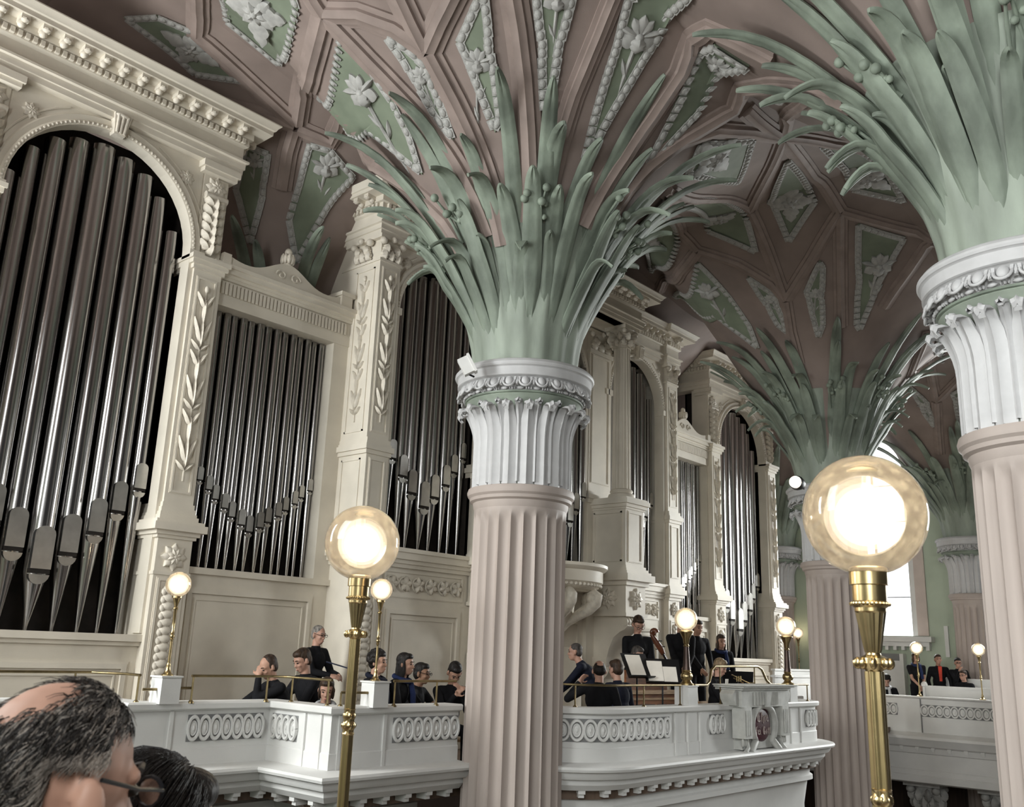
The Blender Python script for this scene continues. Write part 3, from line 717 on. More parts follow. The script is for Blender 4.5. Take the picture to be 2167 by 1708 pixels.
def corinth(s, u0, u1, yf, yb, z0, z1, parent):
    m = MB(); h = z1 - z0; bx(m, s, u0 + .02, u1 - .02, yf + .02, yb, z0, z1 - .06); bx(m, s, u0 - .05, u1 + .05, yf - .05, yb, z1 - .06, z1); c = m.build('capital', CREAM, parent); m = MB()
    x0 = XC + s * u0; x1 = XC + s * u1; xm = (x0 + x1) / 2; w = abs(x1 - x0)
    faces = [frame((xm, yf + .02, 0), (0, 0, 1), (1, 0, 0), (0, -1, 0)), frame((x1 if s > 0 else x1, (yf + yb) / 2, 0), (0, 0, 1), (0, 1, 0), (s, 0, 0))]
    for F in faces:
        for k in (-1, 0, 1): petal(m, F, z0, k * w * .32, 0, h * .48, w * .17, 3, .05)
        for k in (-.5, .5): petal(m, F, z0 + h * .25, k * w * .5, 0, h * .45, w * .16, 3, .06)
        for k in (-1, 1): m.ell(F @ Vector((z0 + h * .74, k * w * .46, .05)), (.06, .06, .06), None, 10, 7)
        m.ell(F @ Vector((z1 - .04, 0, .07)), (.05, .05, .05), None, 8, 6)
        m.build('acanthus', CREAM2, c, 50); m = MB()
def entab(name, path, z0, z1, parent, off=0., mod=True):
    """classical entablature swept along a plan path (front on the right of travel), with dentils and modillions"""
    k = (z1 - z0) / .8
    pr = [(-.25, 0), (.03, 0), (.03, .075), (.05, .08), (.05, .165), (.085, .175), (.085, .205), (.015, .215), (.015, .40), (.05, .42), (.06, .435), (.06, .525), (.10, .535), (.10, .56), (.10, .63), (.285, .64), (.285, .70), (.31, .71), (.33, .75), (.365, .785), (.365, .80), (-.25, .80)]
    e = MB().sweep([(o + off, z0 + z * k) for o, z in pr], path).build(name, CREAM, parent, 20)
    dn = MB()
    P = [Vector(p) for p in path]
    for a, b in zip(P, P[1:]):
        d = b - a; L = d.length; d.normalize(); nn = Vector((d.y, -d.x)); q = max(1, int(L / .085))
        for i in range(q):
            c = a + d * ((i + .5) * L / q) + nn * (.06 + off); M = frame((c.x, c.y, 0), (d.x, d.y, 0), (nn.x, nn.y, 0), (0, 0, 1)); dn.box(-.024, -.01, z0 + .445 * k, .024, .045, z0 + .515 * k, M)
        if mod:
            q = max(1, int(L / .235))
            for i in range(q):
                c = a + d * ((i + .5) * L / q) + nn * (.10 + off); M = frame((c.x, c.y, 0), (d.x, d.y, 0), (nn.x, nn.y, 0), (0, 0, 1)); mm = MB()
                mm.box(-.05, 0, z0 + .575 * k, .05, .155, z0 + .64 * k, M); mm.ell(M @ Vector((0, .13, z0 + .58 * k)), (.05, .045, .035), M.to_3x3(), 8, 5); mm.ell(M @ Vector((0, .03, z0 + .565 * k)), (.05, .05, .045), M.to_3x3(), 8, 5)
                mm.build('modillion', CREAM2, e, 40)
    o = dn.build('dentil_row', CREAM, e); o['kind'] = 'stuff'
    return e
def archfront(s, uc, rad, zsp, u0, u1, y, z0, z1, parent, jamb=0.):
    """wall plate with a round-headed opening, archivolt, keystone, spandrel rosettes"""
    m = MB(); N = 24; xc = XC + s * uc; X0, X1 = sorted((XC + s * u0, XC + s * u1)); th = .16
    A = [(xc + rad * math.cos(PI - PI * k / N), zsp + rad * math.sin(PI - PI * k / N)) for k in range(N + 1)]
    for (a, b) in zip(A, A[1:]):
        m.add([(a[0], y, a[1]), (b[0], y, b[1]), (b[0], y, z1), (a[0], y, z1), (a[0], y + th, a[1]), (b[0], y + th, b[1])], [(0, 1, 2, 3), (1, 0, 4, 5)])
    for xa, xb in ((X0, xc - rad), (xc + rad, X1)): m.box(xa, y, z0, xb, y + th, z1)
    p = m.build('arch_front', CREAM, parent)
    m = MB(); pr = [(.0, -.0), (-.0, -.05), (.05, -.06), (.07, -.035), (.13, -.05), (.15, -.02), (.15, 0)]; vs = []; k = len(pr)
    for i in range(N + 1):
        a = PI - PI * i / N; 
        for o, d in pr: vs.append((xc + (rad + o) * math.cos(a), y + d, zsp + (rad + o) * math.sin(a)))
    m.add(vs, [(i * k + j, (i + 1) * k + j, (i + 1) * k + j + 1, i * k + j + 1) for i in range(N) for j in range(k - 1)])
    for sg in (-1, 1):
        xa = xc + sg * rad; m.box(min(xa, xa + sg * .15), y - .05, z0, max(xa, xa + sg * .15), y, zsp - .06); m.box(min(xa - sg * .02, xa + sg * .19), y - .08, zsp - .09, max(xa - sg * .02, xa + sg * .19), y + .12, zsp + .02)
    av = m.build('archivolt', CREAM, p, 35); m = MB()
    nb = int(PI * rad / .055)
    for i in range(nb): a = PI * (i + .5) / nb; m.ell((xc + (rad + .03) * math.cos(a), y - .06, zsp + (rad + .03) * math.sin(a)), (.02, .016, .02), None, 6, 4)
    m.build('bead_moulding', CREAM2, av, 60)['kind'] = 'stuff'
    m = MB(); zt = zsp + rad; m.add([(xc - .07, y - .12, zt - .05), (xc + .07, y - .12, zt - .05), (xc + .11, y - .16, zt + .22), (xc - .11, y - .16, zt + .22), (xc - .07, y, zt - .05), (xc + .07, y, zt - .05), (xc + .11, y, zt + .22), (xc - .11, y, zt + .22)], [(0, 1, 2, 3), (1, 5, 6, 2), (4, 0, 3, 7), (3, 2, 6, 7), (0, 4, 5, 1)])
    for q in (-1, 0, 1): m.tube([(xc + q * .045, y - .13, zt - .03), (xc + q * .06, y - .165, zt + .2)], .018, 6)
    m.ell((xc, y - .14, zt + .2), (.11, .05, .04), None, 10, 6); m.build('keystone', CREAM2, p, 40)
    for sg in (-1, 1):
        xs = xc + sg * rad * .86; zs_ = zsp + rad * .86; rosetteF('spandrel_rosette', xs, y, zs_, .11, p)
        m = MB(); T = [(xc + sg * (rad + .10), zsp + .35), (xc + sg * (rad + .10), z1 - .06), (xc + sg * .2, z1 - .06)]
        a0 = [(xc + sg * (rad + .22) * math.cos(t), zsp + (rad + .22) * math.sin(t)) for t in [1.40 - 1.05 * q / 8 for q in range(9)]]
        loop = [q for q in a0 if q[1] < z1 - .03] 
        if len(loop) > 2:
            m.tube([(x_, y - .005, z_) for x_, z_ in loop], .014, 5); m.build('spandrel_moulding', CREAM, p, 60)
    return p
def pipe(x, y, r, zb, zm, zt, parent, n=18):
    """organ pipe: conical foot, flattened mouth between the lips, cylindrical body"""
    m = MB(); prof = [(.02, zb), (.024, zb + .04), (r * .97, zm - .02), (r, zm), (r, zm + 3 * r), (r, zt), (r * .93, zt), (r * .93, zt - .2)]
    m.lathe(prof, n, (x, y, 0), cap=False); p = m.build('pipe', TIN, parent, 50)
    w = r * .78; m = MB(); yy = y - r * .99; h = r * 3.0; poly = [(-w, .30 * r), (w, .30 * r)] + [(w * math.cos(t), h + w * .8 * math.sin(t)) for t in [PI * k / 8 for k in range(9)]]
    m.prism(poly, 0, 1, lambda u, v, d: Vector((x + u, yy - r * .12 + d * r * .45, zm + v))); m.build('upper_lip', TINM, p, 30)
    MB().box(x - w, yy - r * .02, zm - .05 * r, x + w, yy + r * .5, zm + .32 * r).build('mouth_slot', DARK, p)
    m = MB(); poly = [(w * math.cos(t), w * .95 * math.sin(t)) for t in [PI + PI * k / 8 for k in range(9)]]
    m.prism(poly, 0, 1, lambda u, v, d: Vector((x + u, yy - r * .05 + d * r * .4 - v * .18, zm - .02 + v))); m.build('lower_lip', TINM, p, 30)
    return p
def pipefield(s, uc, hw, n, y, zb, ztop, zm0, zm1, rc, re, parent, even=False):
    ws = [lerp(rc, re, abs(2 * i / (n - 1) - 1)) for i in range(n)]; tot = sum(2 * w for w in ws); gap = max(.004, (2 * hw - tot) / n); u = -hw + gap / 2
    for i, w in enumerate(ws):
        c = u + w; u += 2 * w + gap; t = abs(2 * i / (n - 1) - 1)
        pipe(XC + s * (uc + c), y + (.03 if i % 2 else 0), w, zb, lerp(zm0, zm1, t**1.15), ztop(c), parent)
for s in (-1, 1):
    # --- outer tower with the great arch
    for ui, (u0, u1) in enumerate(((6.53, 6.93), (9.40, 9.80))):
        m = MB(); bx(m, s, u0 - .03, u1 + .03, YO - .16, YO + .6, GF, 1.18); pframe(m, s, u0 + .03, u1 - .03, YO - .16, -1.1, .70, .03, .02)
        steps(m, s, u0 - .03, u1 + .03, YO - .16, YO + .3, [(.74, .78, .015), (1.18, 1.22, .03), (1.22, 1.27, .06), (1.27, 1.36, .12), (1.36, 1.40, .09), (1.40, 1.46, .03)])
        steps(m, s, u0, u1, YO - .12, YO + .5, [(1.40, 1.50, .045), (1.50, 1.56, .03), (1.56, 1.62, .015)])
        bx(m, s, u0, u1, YO - .12, YO + .5, 1.6, 4.72); pframe(m, s, u0 + .06, u1 - .06, YO - .12, 1.75, 4.6, .025, .015)
        steps(m, s, u0, u1, YO - .12, YO + .4, [(4.70, 4.76, .03), (4.76, 4.82, .06), (4.82, 4.88, .085)])
        bx(m, s, u0, u1, YO - .02, YO + .4, 4.88, 6.25); steps(m, s, u0, u1, YO - .1, YO + .3, [(6.10, 6.16, .05), (6.16, 6.25, .08)])
        p = m.build('pilaster', CREAM, organ); xm = XC + s * (u0 + u1) / 2
        vine(xm, YO - .13, 1.9, 4.45, p); scales(xm, YO - .17, -1.0, .62, p); rosetteF('rosette', xm, YO - .16, .96, .17, p); console(s, u0 + .02, u1 - .02, YO - .1, 4.9, 6.1, p)
    archfront(s, 8.165, 1.17, 4.93, 6.93, 9.40, YO - .03, .05, 6.27, organ)
    entab('entablature', [(XC + s * 6.45, YO + .9), (XC + s * 6.45, YO - .12), (XC + s * 9.88, YO - .12), (XC + s * 9.88, YO + .9)] if s > 0 else [(XC + s * 9.88, YO + .9), (XC + s * 9.88, YO - .12), (XC + s * 6.45, YO - .12), (XC + s * 6.45, YO + .9)], 6.25, 7.05, organ)
    m = MB(); bx(m, s, 6.9, 9.43, YO - .02, YO + .4, GF, -.04); bx(m, s, 6.9, 9.43, YO - .10, YO + .5, -.05, .03); bx(m, s, 6.9, 9.43, YO - .06, YO + .4, -.10, -.05); pframe(m, s, 7.08, 9.25, YO - .02, -1.25, -.30, .06, .035); pframe(m, s, 7.2, 9.13, YO - .02, -1.13, -.42, .02, .015)
    m.build('base_panel', CREAM, organ)
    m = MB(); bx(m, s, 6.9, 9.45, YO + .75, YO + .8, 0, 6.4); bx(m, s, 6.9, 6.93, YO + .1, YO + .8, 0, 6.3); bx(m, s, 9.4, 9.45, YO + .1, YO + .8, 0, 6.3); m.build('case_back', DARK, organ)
    pipefield(s, 8.165, 1.16, 9, YO + .26, .03, lambda c: 4.93 + math.sqrt(max(.02, 1.10**2 - c * c)) - .02 if abs(c) < 1.09 else 5.1, .66, 1.75, .145, .095, organ)
    # --- flat field
    m = MB(); bx(m, s, 4.23, 6.53, YO + .02, YO + .3, GF, .80); bx(m, s, 4.23, 6.53, YO - .04, YO + .4, .80, .88); pframe(m, s, 4.5, 6.4, YO + .02, -1.2, .62, .06, .04); pframe(m, s, 4.62, 6.28, YO + .02, -1.08, .50, .02, .015); m.build('base_panel', CREAM, organ)
    m = MB(); bx(m, s, 4.23, 4.50, YO, YO + .3, .88, 4.36); bx(m, s, 6.48, 6.55, YO, YO + .3, .88, 4.36); bx(m, s, 4.23, 6.55, YO - .02, YO + .3, 4.36, 4.50)
    bx(m, s, 4.23, 6.55, YO - .01, YO + .3, 4.50, 4.72); steps(m, s, 4.25, 6.53, YO - .02, YO + .3, [(4.72, 4.76, .03), (4.76, 4.80, .05), (4.80, 4.87, .10), (4.87, 4.92, .13)]); fr = m.build('field_frame', CREAM, organ)
    m = MB(); bx(m, s, 4.30, 4.50, YO - .10, YO + .2, 4.92, 5.10); bx(m, s, 4.27, 4.53, YO - .13, YO + .2, 5.10, 5.16); bx(m, s, 6.40, 6.52, YO - .10, YO + .2, 4.92, 5.08)
    top = [(4.5, 4.92)] + [(u, 4.97 + .30 * math.exp(-((u - 5.45) / .42)**2) + .10 * (abs(u - 5.45) / .95)**3) for u in [4.5 + 1.9 * k / 24 for k in range(25)]] + [(6.4, 4.92)]
    m.prism(top, 0, 1, lambda u, v, d: Vector((XC + s * u, YO - .06 + .12 * d, v))); pd = m.build('swan_neck_pediment', CREAM, organ)
    for sg in (-1, 1):
        m = MB(); m.tube([(XC + s * (5.45 + sg * (.12 + .09 * math.cos(t) * (1 - t / 9))), YO - .07, 5.07 + .08 * math.sin(t) * (1 - t / 9)) for t in [k * .55 for k in range(14)]], .014, 6); m.build('scroll', CREAM2, pd, 50)
    m = MB(); xm = XC + s * 5.45; m.ell((xm, YO, 5.36), (.10, .10, .09), None, 14, 8); m.ell((xm, YO, 5.47), (.055, .055, .07), None, 10, 7); m.ell((xm, YO, 5.27), (.07, .07, .04), None, 10, 6)
    for k in range(10): a = 2 * PI * k / 10; m.ell((xm + .08 * math.cos(a), YO + .08 * math.sin(a), 5.36), (.03, .03, .08), None, 6, 5)
    m.build('urn_finial', CREAM2, pd, 50)
    flm = MB().box(-.019, 0, 0, .019, .035, .17); flmesh = flm.mesh('flute_bar', CREAM)
    for k in range(36): link('flute_bar', flmesh, fr, Matrix.Translation((XC + s * (4.34 + 2.1 * k / 35), YO - .04, 4.525)))
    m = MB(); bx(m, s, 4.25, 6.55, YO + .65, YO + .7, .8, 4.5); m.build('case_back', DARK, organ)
    pipefield(s, 5.49, .985, 15, YO + .22, .88, lambda c: 4.40 - .05 * abs(c), 1.42, 2.12, .065, .050, organ)
    # --- inner tower
    u0, u1 = 3.82, 4.23; xm = XC + s * (u0 + u1) / 2; m = MB(); bx(m, s, u0, u1, YT - .10, YO + .35, GF, 1.20); bx(m, s, u0 - .0, u1, YT - .12, YO + .35, 1.2, 2.70)
    pframe(m, s, u0 + .06, u1 - .06, YT - .12, 1.55, 2.6, .025, .02); pframe(m, s, u0 + .05, u1 - .05, YT - .10, -1.1, .70, .03, .02)
    steps(m, s, u0, u1, YT - .10, YO + .3, [(1.10, 1.16, .03), (1.16, 1.22, .07), (1.22, 1.32, .11), (1.32, 1.38, .08), (1.38, 1.44, .04)]); steps(m, s, u0, u1, YT - .12, YO + .3, [(2.66, 2.72, .03), (2.72, 2.80, .06), (2.80, 2.84, .03), (2.84, 2.90, .015)])
    bx(m, s, u0, u1, YT - .10, YO + .35, 2.88, 5.67); pframe(m, s, u0 + .06, u1 - .06, YT - .10, 3.0, 5.55, .025, .015); steps(m, s, u0, u1, YT - .10, YO + .3, [(5.64, 5.68, .02)])
    # side face panels
    xs = XC + s * u1
    for z0, z1 in ((3.0, 5.55), (1.55, 2.6)):
        for a, b, c, e in ((YT, YO - .08, z0, z0 + .025), (YT, YO - .08, z1 - .025, z1), (YT, YT + .025, z0, z1), (YO - .105, YO - .08, z0, z1)): m.box(min(xs, xs + s * .015), a, c, max(xs, xs + s * .015), b, e)
    p = m.build('pilaster', CREAM, organ)
    vine(xm, YT - .11, 3.15, 5.4, p); scales(xm, YT - .11, -1.0, .62, p); rosetteF('rosette', xm, YT - .11, .92, .15, p)
    vine(0, 0, 3.15, 5.4, p, frame((xs, (YT + YO) / 2 - .04, 0), (0, 0, 1), (0, 1, 0), (s, 0, 0)))
    corinth(s, u0, u1, YT - .1, YO + .2, 5.68, 6.06, p)
    archfront(s, 2.79, .94, 5.0, 1.80, 3.82, YT, 1.40, 6.08, organ)
    m = MB(); bx(m, s, 1.80, 3.82, YT + .02, YT + .3, GF, 1.2); steps(m, s, 1.85, 3.80, YT, YT + .3, [(1.12, 1.18, .03), (1.18, 1.24, .06), (1.24, 1.34, .10), (1.34, 1.40, .13)])
    pframe(m, s, 2.0, 3.62, YT + .02, .70, 1.08, .03, .02); pframe(m, s, 2.05, 3.55, YT + .02, -1.25, .52, .06, .04); pframe(m, s, 2.17, 3.43, YT + .02, -1.13, .40, .02, .015); bp = m.build('base_panel', CREAM, organ); m = MB()
    for k in range(6):
        F = fplane(XC + s * (2.14 + .268 * k), YT + .01, .89); 
        for a in range(5): petal(m, F, 0, 0, a * 1.257 + k, .12, .045, 2, .03)
        m.tube([F @ Vector((.13 * math.cos(t) , .11 * math.sin(t), .01)) for t in [q * .5 for q in range(10)]], .012, 5)
    m.build('foliage_relief', CREAM2, bp, 50)
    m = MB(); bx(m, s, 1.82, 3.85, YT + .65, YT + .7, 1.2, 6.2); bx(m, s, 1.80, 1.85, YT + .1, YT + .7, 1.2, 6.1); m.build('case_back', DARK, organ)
    pipefield(s, 2.79, .93, 9, YT + .26, 1.42, lambda c: 5.0 + math.sqrt(max(.01, .90**2 - c * c)) - .03 if abs(c) < .88 else 5.1, 2.08, 3.0, .115, .075, organ)
    # --- flat pilaster and free column flanking the middle
    m = MB(); bx(m, s, 1.13, 1.83, YT - .06, YT + .3, GF, 6.1); pframe(m, s, 1.2, 1.76, YT - .06, 3.1, 5.6, .03, .02); steps(m, s, 1.13, 1.83, YT - .06, YT + .2, [(2.70, 2.78, .04), (2.78, 2.86, .07), (2.86, 2.92, .03), (5.62, 5.70, .03)]); p = m.build('pilaster', CREAM, organ)
    corinth(s, 1.13, 1.83, YT - .06, YT + .2, 5.70, 6.10, p)
    m = MB(); bx(m, s, 1.29, 1.87, 9.56, YT, 1.42, 2.66); pframe(m, s, 1.36, 1.80, 9.56, 1.62, 2.52, .03, .02); steps(m, s, 1.29, 1.87, 9.56, YT, [(1.28, 1.40, .15), (1.40, 1.45, .10), (1.45, 1.50, .06), (1.50, 1.55, .03), (2.56, 2.60, .02), (2.60, 2.66, .05), (2.66, 2.74, .09), (2.74, 2.78, .05)])
    xs = XC + s * 1.29
    for a, b, c, e in ((9.64, 10.26, 1.62, 1.65), (9.64, 10.26, 2.49, 2.52), (9.64, 9.67, 1.62, 2.52), (10.23, 10.26, 1.62, 2.52)): m.box(min(xs, xs - s * .02), a, c, max(xs, xs - s * .02), b, e)
    bx(m, s, 1.27, 1.89, 9.54, YT, .72, 1.28); steps(m, s, 1.27, 1.89, 9.54, YT, [(.66, .72, .03), (1.20, 1.28, .05)])
    pd = m.build('column_pedestal', CREAM, organ); rosetteF('rosette', XC + s * 1.58, 9.54, .97, .19, pd)
    rosetteF('rosette', 0, 0, 0, .19, pd, frame((XC + s * 1.27, 9.9, .97), (0, 1, 0), (0, 0, 1), (-s, 0, 0))); rosetteF('rosette', 0, 0, 0, .19, pd, frame((XC + s * 1.89, 9.9, .97), (0, 1, 0), (0, 0, 1), (s, 0, 0)))
    # bracket below the pedestal
    m = MB(); prof = [(9.60, .66), (9.56, .60), (9.56, .50), (9.62, .44), (9.72, .40), (9.86, .30), (9.96, .10), (10.0, -.05), (10.02, -.15), (YT, -.15), (YT, .66)]
    m.prism(prof, 0, 1, lambda u, v, d: Vector((XC + s * (1.36 + .46 * d), u, v))); m.tube([(XC + s * 1.34, 9.62, .57), (XC + s * 1.84, 9.62, .57)], .075, 12)
    for k in range(5): m.tube([(XC + s * (1.40 + .095 * k), 9.62, .57 - .001), (XC + s * (1.43 + .095 * k), 9.62, .57)], .088, 12)
    b = m.build('bracket', CREAM, organ, 30)
    m = MB(); bx(m, s, 1.32, 1.86, 9.98, YT, -.20, -.05); prof = [(9.98, -.20), (9.96, -.26), (10.0, -.34), (10.08, -.42), (10.10, -.50), (YT, -.50), (YT, -.20)]; m.prism(prof, 0, 1, lambda u, v, d: Vector((XC + s * (1.38 + .42 * d), u, v)))
    bx(m, s, 1.36, 1.82, 10.06, YT, -.60, -.50); bx(m, s, 1.42, 1.76, 10.10, YT, GF, -.60)
    for k in range(7): bx(m, s, 1.40 + .06 * k, 1.43 + .06 * k, 10.03, 10.10, -.58, -.52)
    m.build('bracket_foot', CREAM, organ, 30)
    # fluted column
    m = MB(); prof = [(.25, 2.78), (.25, 2.83), (.235, 2.87), (.20, 2.89), (.215, 2.92), (.205, 2.95), (.175, 2.97)]
    cxy = (XC + s * 1.58, 9.86, 0); m.lathe(prof, 24, cxy); m.lathe([(.178 - .022 * k / 6, 2.96 + 2.76 * k / 6) for k in range(7)], 96, cxy, rad=lambda a, z: flute(a, z, 20, .07)); c = m.build('column', CREAM, organ, 34)
    m = MB(); m.lathe([(.175, 5.70), (.17, 5.74), (.165, 5.9), (.20, 6.02), (.25, 6.06)], 20, cxy); m.box(cxy[0] - .24, cxy[1] - .24, 6.06, cxy[0] + .24, cxy[1] + .24, 6.13)
    for q in range(8):
        a = PI / 4 * q; F = frame((cxy[0] + .165 * math.cos(a), cxy[1] + .165 * math.sin(a), 0), (0, 0, 1), (-math.sin(a), math.cos(a), 0), (math.cos(a), math.sin(a), 0)); petal(m, F, 5.73, 0, 0, .17, .06, 3, .05); a += PI / 8
        F = frame((cxy[0] + .175 * math.cos(a), cxy[1] + .175 * math.sin(a), 0), (0, 0, 1), (-math.sin(a), math.cos(a), 0), (math.cos(a), math.sin(a), 0)); petal(m, F, 5.84, 0, 0, .17, .055, 3, .07)
    for q in range(4): a = PI / 4 + PI / 2 * q; m.ell((cxy[0] + .26 * math.cos(a), cxy[1] + .26 * math.sin(a), 6.02), (.055, .055, .05), None, 10, 6)
    m.build('capital', CREAM2, c, 45)
# middle arch, oriel and the three-step entablature over the middle
archfront(1, 0, 1.02, 4.95, -1.14, 1.14, YT, 1.45, 6.10, organ)
m = MB(); m.box(XC - 1.14, YT + .02, GF, XC + 1.14, YT + .3, 1.45); pframe(m, 1, -.95, -.1, YT + .02, -1.3, .35, .05, .04); pframe(m, 1, .35, .98, YT + .02, -.1, .55, .05, .04); m.build('base_panel', CREAM, organ)
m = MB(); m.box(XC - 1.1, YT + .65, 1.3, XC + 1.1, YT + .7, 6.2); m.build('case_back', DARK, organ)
pipefield(1, 0, 1.0, 9, YT - .05, 1.46, lambda c: 4.95 + math.sqrt(max(.01, .96**2 - c * c)) - .03 if abs(c) < .94 else 5.1, 1.85, 2.75, .12, .08, organ)
m = MB(); m.lathe([(.2, 1.02), (.86, 1.04), (.93, 1.08), (.95, 1.13), (1.0, 1.16), (1.0, 1.34), (1.04, 1.36), (1.08, 1.40), (1.08, 1.45), (.2, 1.46)], 40, (XC, YT, 0), a0=PI, a1=2 * PI, cap=False); orl = m.build('oriel', CREAM, organ, 30)
m = MB()
for k in range(34): a = PI + PI * (k + .5) / 34; m.ell((XC + .96 * math.cos(a), YT + .96 * math.sin(a), 1.11), (.03, .03, .03), None, 6, 5)
m.build('bead_moulding', CREAM2, orl, 50)['kind'] = 'stuff'
for k in range(4):
    a = PI + PI * (k + .5) / 4; c, s_ = math.cos(a), math.sin(a); m = MB()
    P = [(.30, .35), (.42, .50), (.60, .62), (.78, .72), (.90, .84), (.93, .94), (.86, 1.0), (.78, .95)]
    m.tube([(XC + r * c, YT + r * s_, z) for r, z in P], [.05, .07, .085, .10, .11, .10, .08, .05], 10); m.ell((XC + .86 * c, YT + .86 * s_, .90), (.12, .12, .12), None, 12, 8); m.build('scroll_bracket', CREAM2, orl, 60)
m = MB(); m.lathe([(.05, .2), (.35, .35), (.5, .6), (.55, 1.03)], 24, (XC, YT, 0), a0=PI, a1=2 * PI, cap=False); m.build('oriel_belly', CREAM, orl, 40)
entab('entablature', [(XC - 1.86, YT), (XC - 1.86, 9.62), (XC + 1.86, 9.62), (XC + 1.86, YT)], 6.13, 6.86, organ)
MB().box(XC - 1.84, 9.66, 6.13, XC + 1.84, YT + .2, 6.8).build('entablature_core', CREAM, organ)
for s in (-1, 1):
    pth = [(XC + 1.86, YT - .02), (XC + 3.80, YT - .02), (XC + 3.80, YT - .10), (XC + 4.25, YT - .10), (XC + 4.25, YO + .4)]
    if s < 0: pth = [(2 * XC - x, y) for x, y in reversed(pth)]
    entab('entablature', pth, 6.06, 6.82, organ)
MB().box(XC - 9.8, YO + .8, GF, XC + 9.8, YO + .9, 4.4).build('rear_wall', DWOOD, organ)
for s in (-1, 1): m = MB(); bx(m, s, 1.1, 4.2, YO + .2, YO + .6, 4.4, 6.6); m.build('tower_back', CREAM, organ)
# console door standing open, lit stop jambs
m = MB(); m.box(XC + .50, YT - .42, GF, XC + .54, YT, .10); m.box(XC + .58, YT - .03, GF, XC + 1.05, YT + .0, .10); pframe(m, 1, .62, 1.01, YT - .03, -1.2, -.05, .03, .02); m.build('console_door', CREAM, organ)
# ------------------------------------------------------------------ organ gallery
LPATH = [(-1.7, 9.40), (4.54, 9.40), (4.54, 8.65), (6.08, 8.65), (6.08, 7.62), (7.85, 7.62)]
def arc(cx, cy, r, a0, a1, n): return [(cx + r * math.cos(lerp(a0, a1, k / n)), cy + r * math.sin(lerp(a0, a1, k / n))) for k in range(n + 1)]
RPATH = arc(9.4, 7.30, .80, PI, 1.5 * PI, 12) + arc(14.55, 7.1, .60, 1.5 * PI, 2 * PI, 8) + [(15.15, 7.62), (16.6, 7.62)]
gp = [(-1.7, 9.52), (4.64, 9.52), (4.64, 8.77), (6.2, 8.77), (6.2, 7.74), (8.6, 7.74)] + [(x + .05, y + .05) for x, y in RPATH] + [(17.5, 7.75), (24, 8.75), (24, 11.6), (-1.7, 11.6)]
gfl = MB().prism(gp, GF - .12, GF, lambda u, v, d: Vector((u, v, d))).build('gallery_floor', GFLOOR); struct(gfl, 'boarded floor of the organ gallery', 'floor')
PPROF = [(-.20, -1.46), (-.20, -.665), (-.24, -.655), (-.25, -.60), (-.23, -.59), (.05, -.588), (.065, -.605), (.06, -.65), (.03, -.665), (.0, -.672), (0, -1.02), (.012, -1.03), (.012, -1.175), (.22, -1.19), (.262, -1.20), (.272, -1.225), (.262, -1.25), (.21, -1.265), (.20, -1.30), (.175, -1.335), (.12, -1.35), (.115, -1.40), (.06, -1.46)]
par = thing('gallery_parapet', 'stepped white parapet of the organ gallery left of the middle column', 'parapet', (5.0, 8.6, GF))
parR = thing('gallery_parapet', 'white parapet of the organ gallery curving forward right of the middle column', 'parapet', (12.0, 6.8, GF))
MB().sweep(PPROF, LPATH).build('parapet_wall', WHITE, par, 22); MB().sweep(PPROF, RPATH).build('parapet_wall', WHITE, parR, 22)
LOWP = [(-.12, -1.40), (-.12, -1.66), (-.08, -1.68), (-.08, -1.74), (-.16, -1.76), (-.22, -2.1), (-.22, -2.9), (-.16, -2.95), (-.12, -3.05), (-.22, -3.12), (-.3, -3.2), (-.5, -3.2), (-.5, -1.40)]
MB().sweep(LOWP, RPATH).build('gallery_apron', WHITE, parR, 22)
MB().sweep(PPROF, [(18.05, 7.72), (21.7, 8.28)]).build('parapet_wall', WHITE, parR, 22)
MB().sweep([(o - .5, z) for o, z in LOWP], LPATH).build('gallery_apron', WHITE, par, 22)
ov = MB(); ov.tube([(.080 * math.cos(t), -.012, .105 * math.sin(t)) for t in [2 * PI * k / 20 for k in range(21)]], .020, 6, cap=False); ov.tube([(.046 * math.cos(t), -.008, .066 * math.sin(t)) for t in [2 * PI * k / 16 for k in range(17)]], .010, 5, cap=False); ov.ell((0, -.004, 0), (.044, .014, .064), None, 12, 6); ov.ell((0, -.014, 0), (.018, .014, .028), None, 10, 6)
OVM = ov.mesh('oval_relief', WHITE, 60)
brm = MB().box(-.04, -.10, -.05, .04, .10, 0); brm.box(-.032, -.07, -.09, .032, .10, -.05); BRM = brm.mesh('bracket', WHITE)
def along(path, s):
    P = [Vector(p) for p in path]
    for a, b in zip(P, P[1:]):
        L = (b - a).length
        if s <= L or b == P[-1]: d = (b - a).normalized(); return a + d * s, d
        s -= L
def plen(path): return sum((Vector(b) - Vector(a)).length for a, b in zip(path, path[1:]))
def ovals(path, s0, s1, n, parent, z=-.835, mesh=None, sc=1.0):
    q = (s1 - s0) / n; g = MB(); N = n * 2
    for k in range(N):
        a, d = along(path, s0 + (s1 - s0) * k / N); b, _ = along(path, s0 + (s1 - s0) * (k + 1) / N); nn = Vector((d.y, -d.x)) * .004; g.add([(a.x + nn.x, a.y + nn.y, z - .125 * sc), (b.x + nn.x, b.y + nn.y, z - .125 * sc), (b.x + nn.x, b.y + nn.y, z + .125 * sc), (a.x + nn.x, a.y + nn.y, z + .125 * sc)], [(0, 1, 2, 3)])
    gr = g.build('relief_ground', WGREY, parent)  # flat dark grey sheet laid on the wall behind the ovals
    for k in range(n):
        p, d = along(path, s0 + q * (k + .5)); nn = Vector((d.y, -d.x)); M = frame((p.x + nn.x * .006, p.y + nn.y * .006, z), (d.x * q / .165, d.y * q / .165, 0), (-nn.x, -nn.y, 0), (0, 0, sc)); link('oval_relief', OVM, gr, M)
def sAt(path, i): return plen(path[:i + 1])
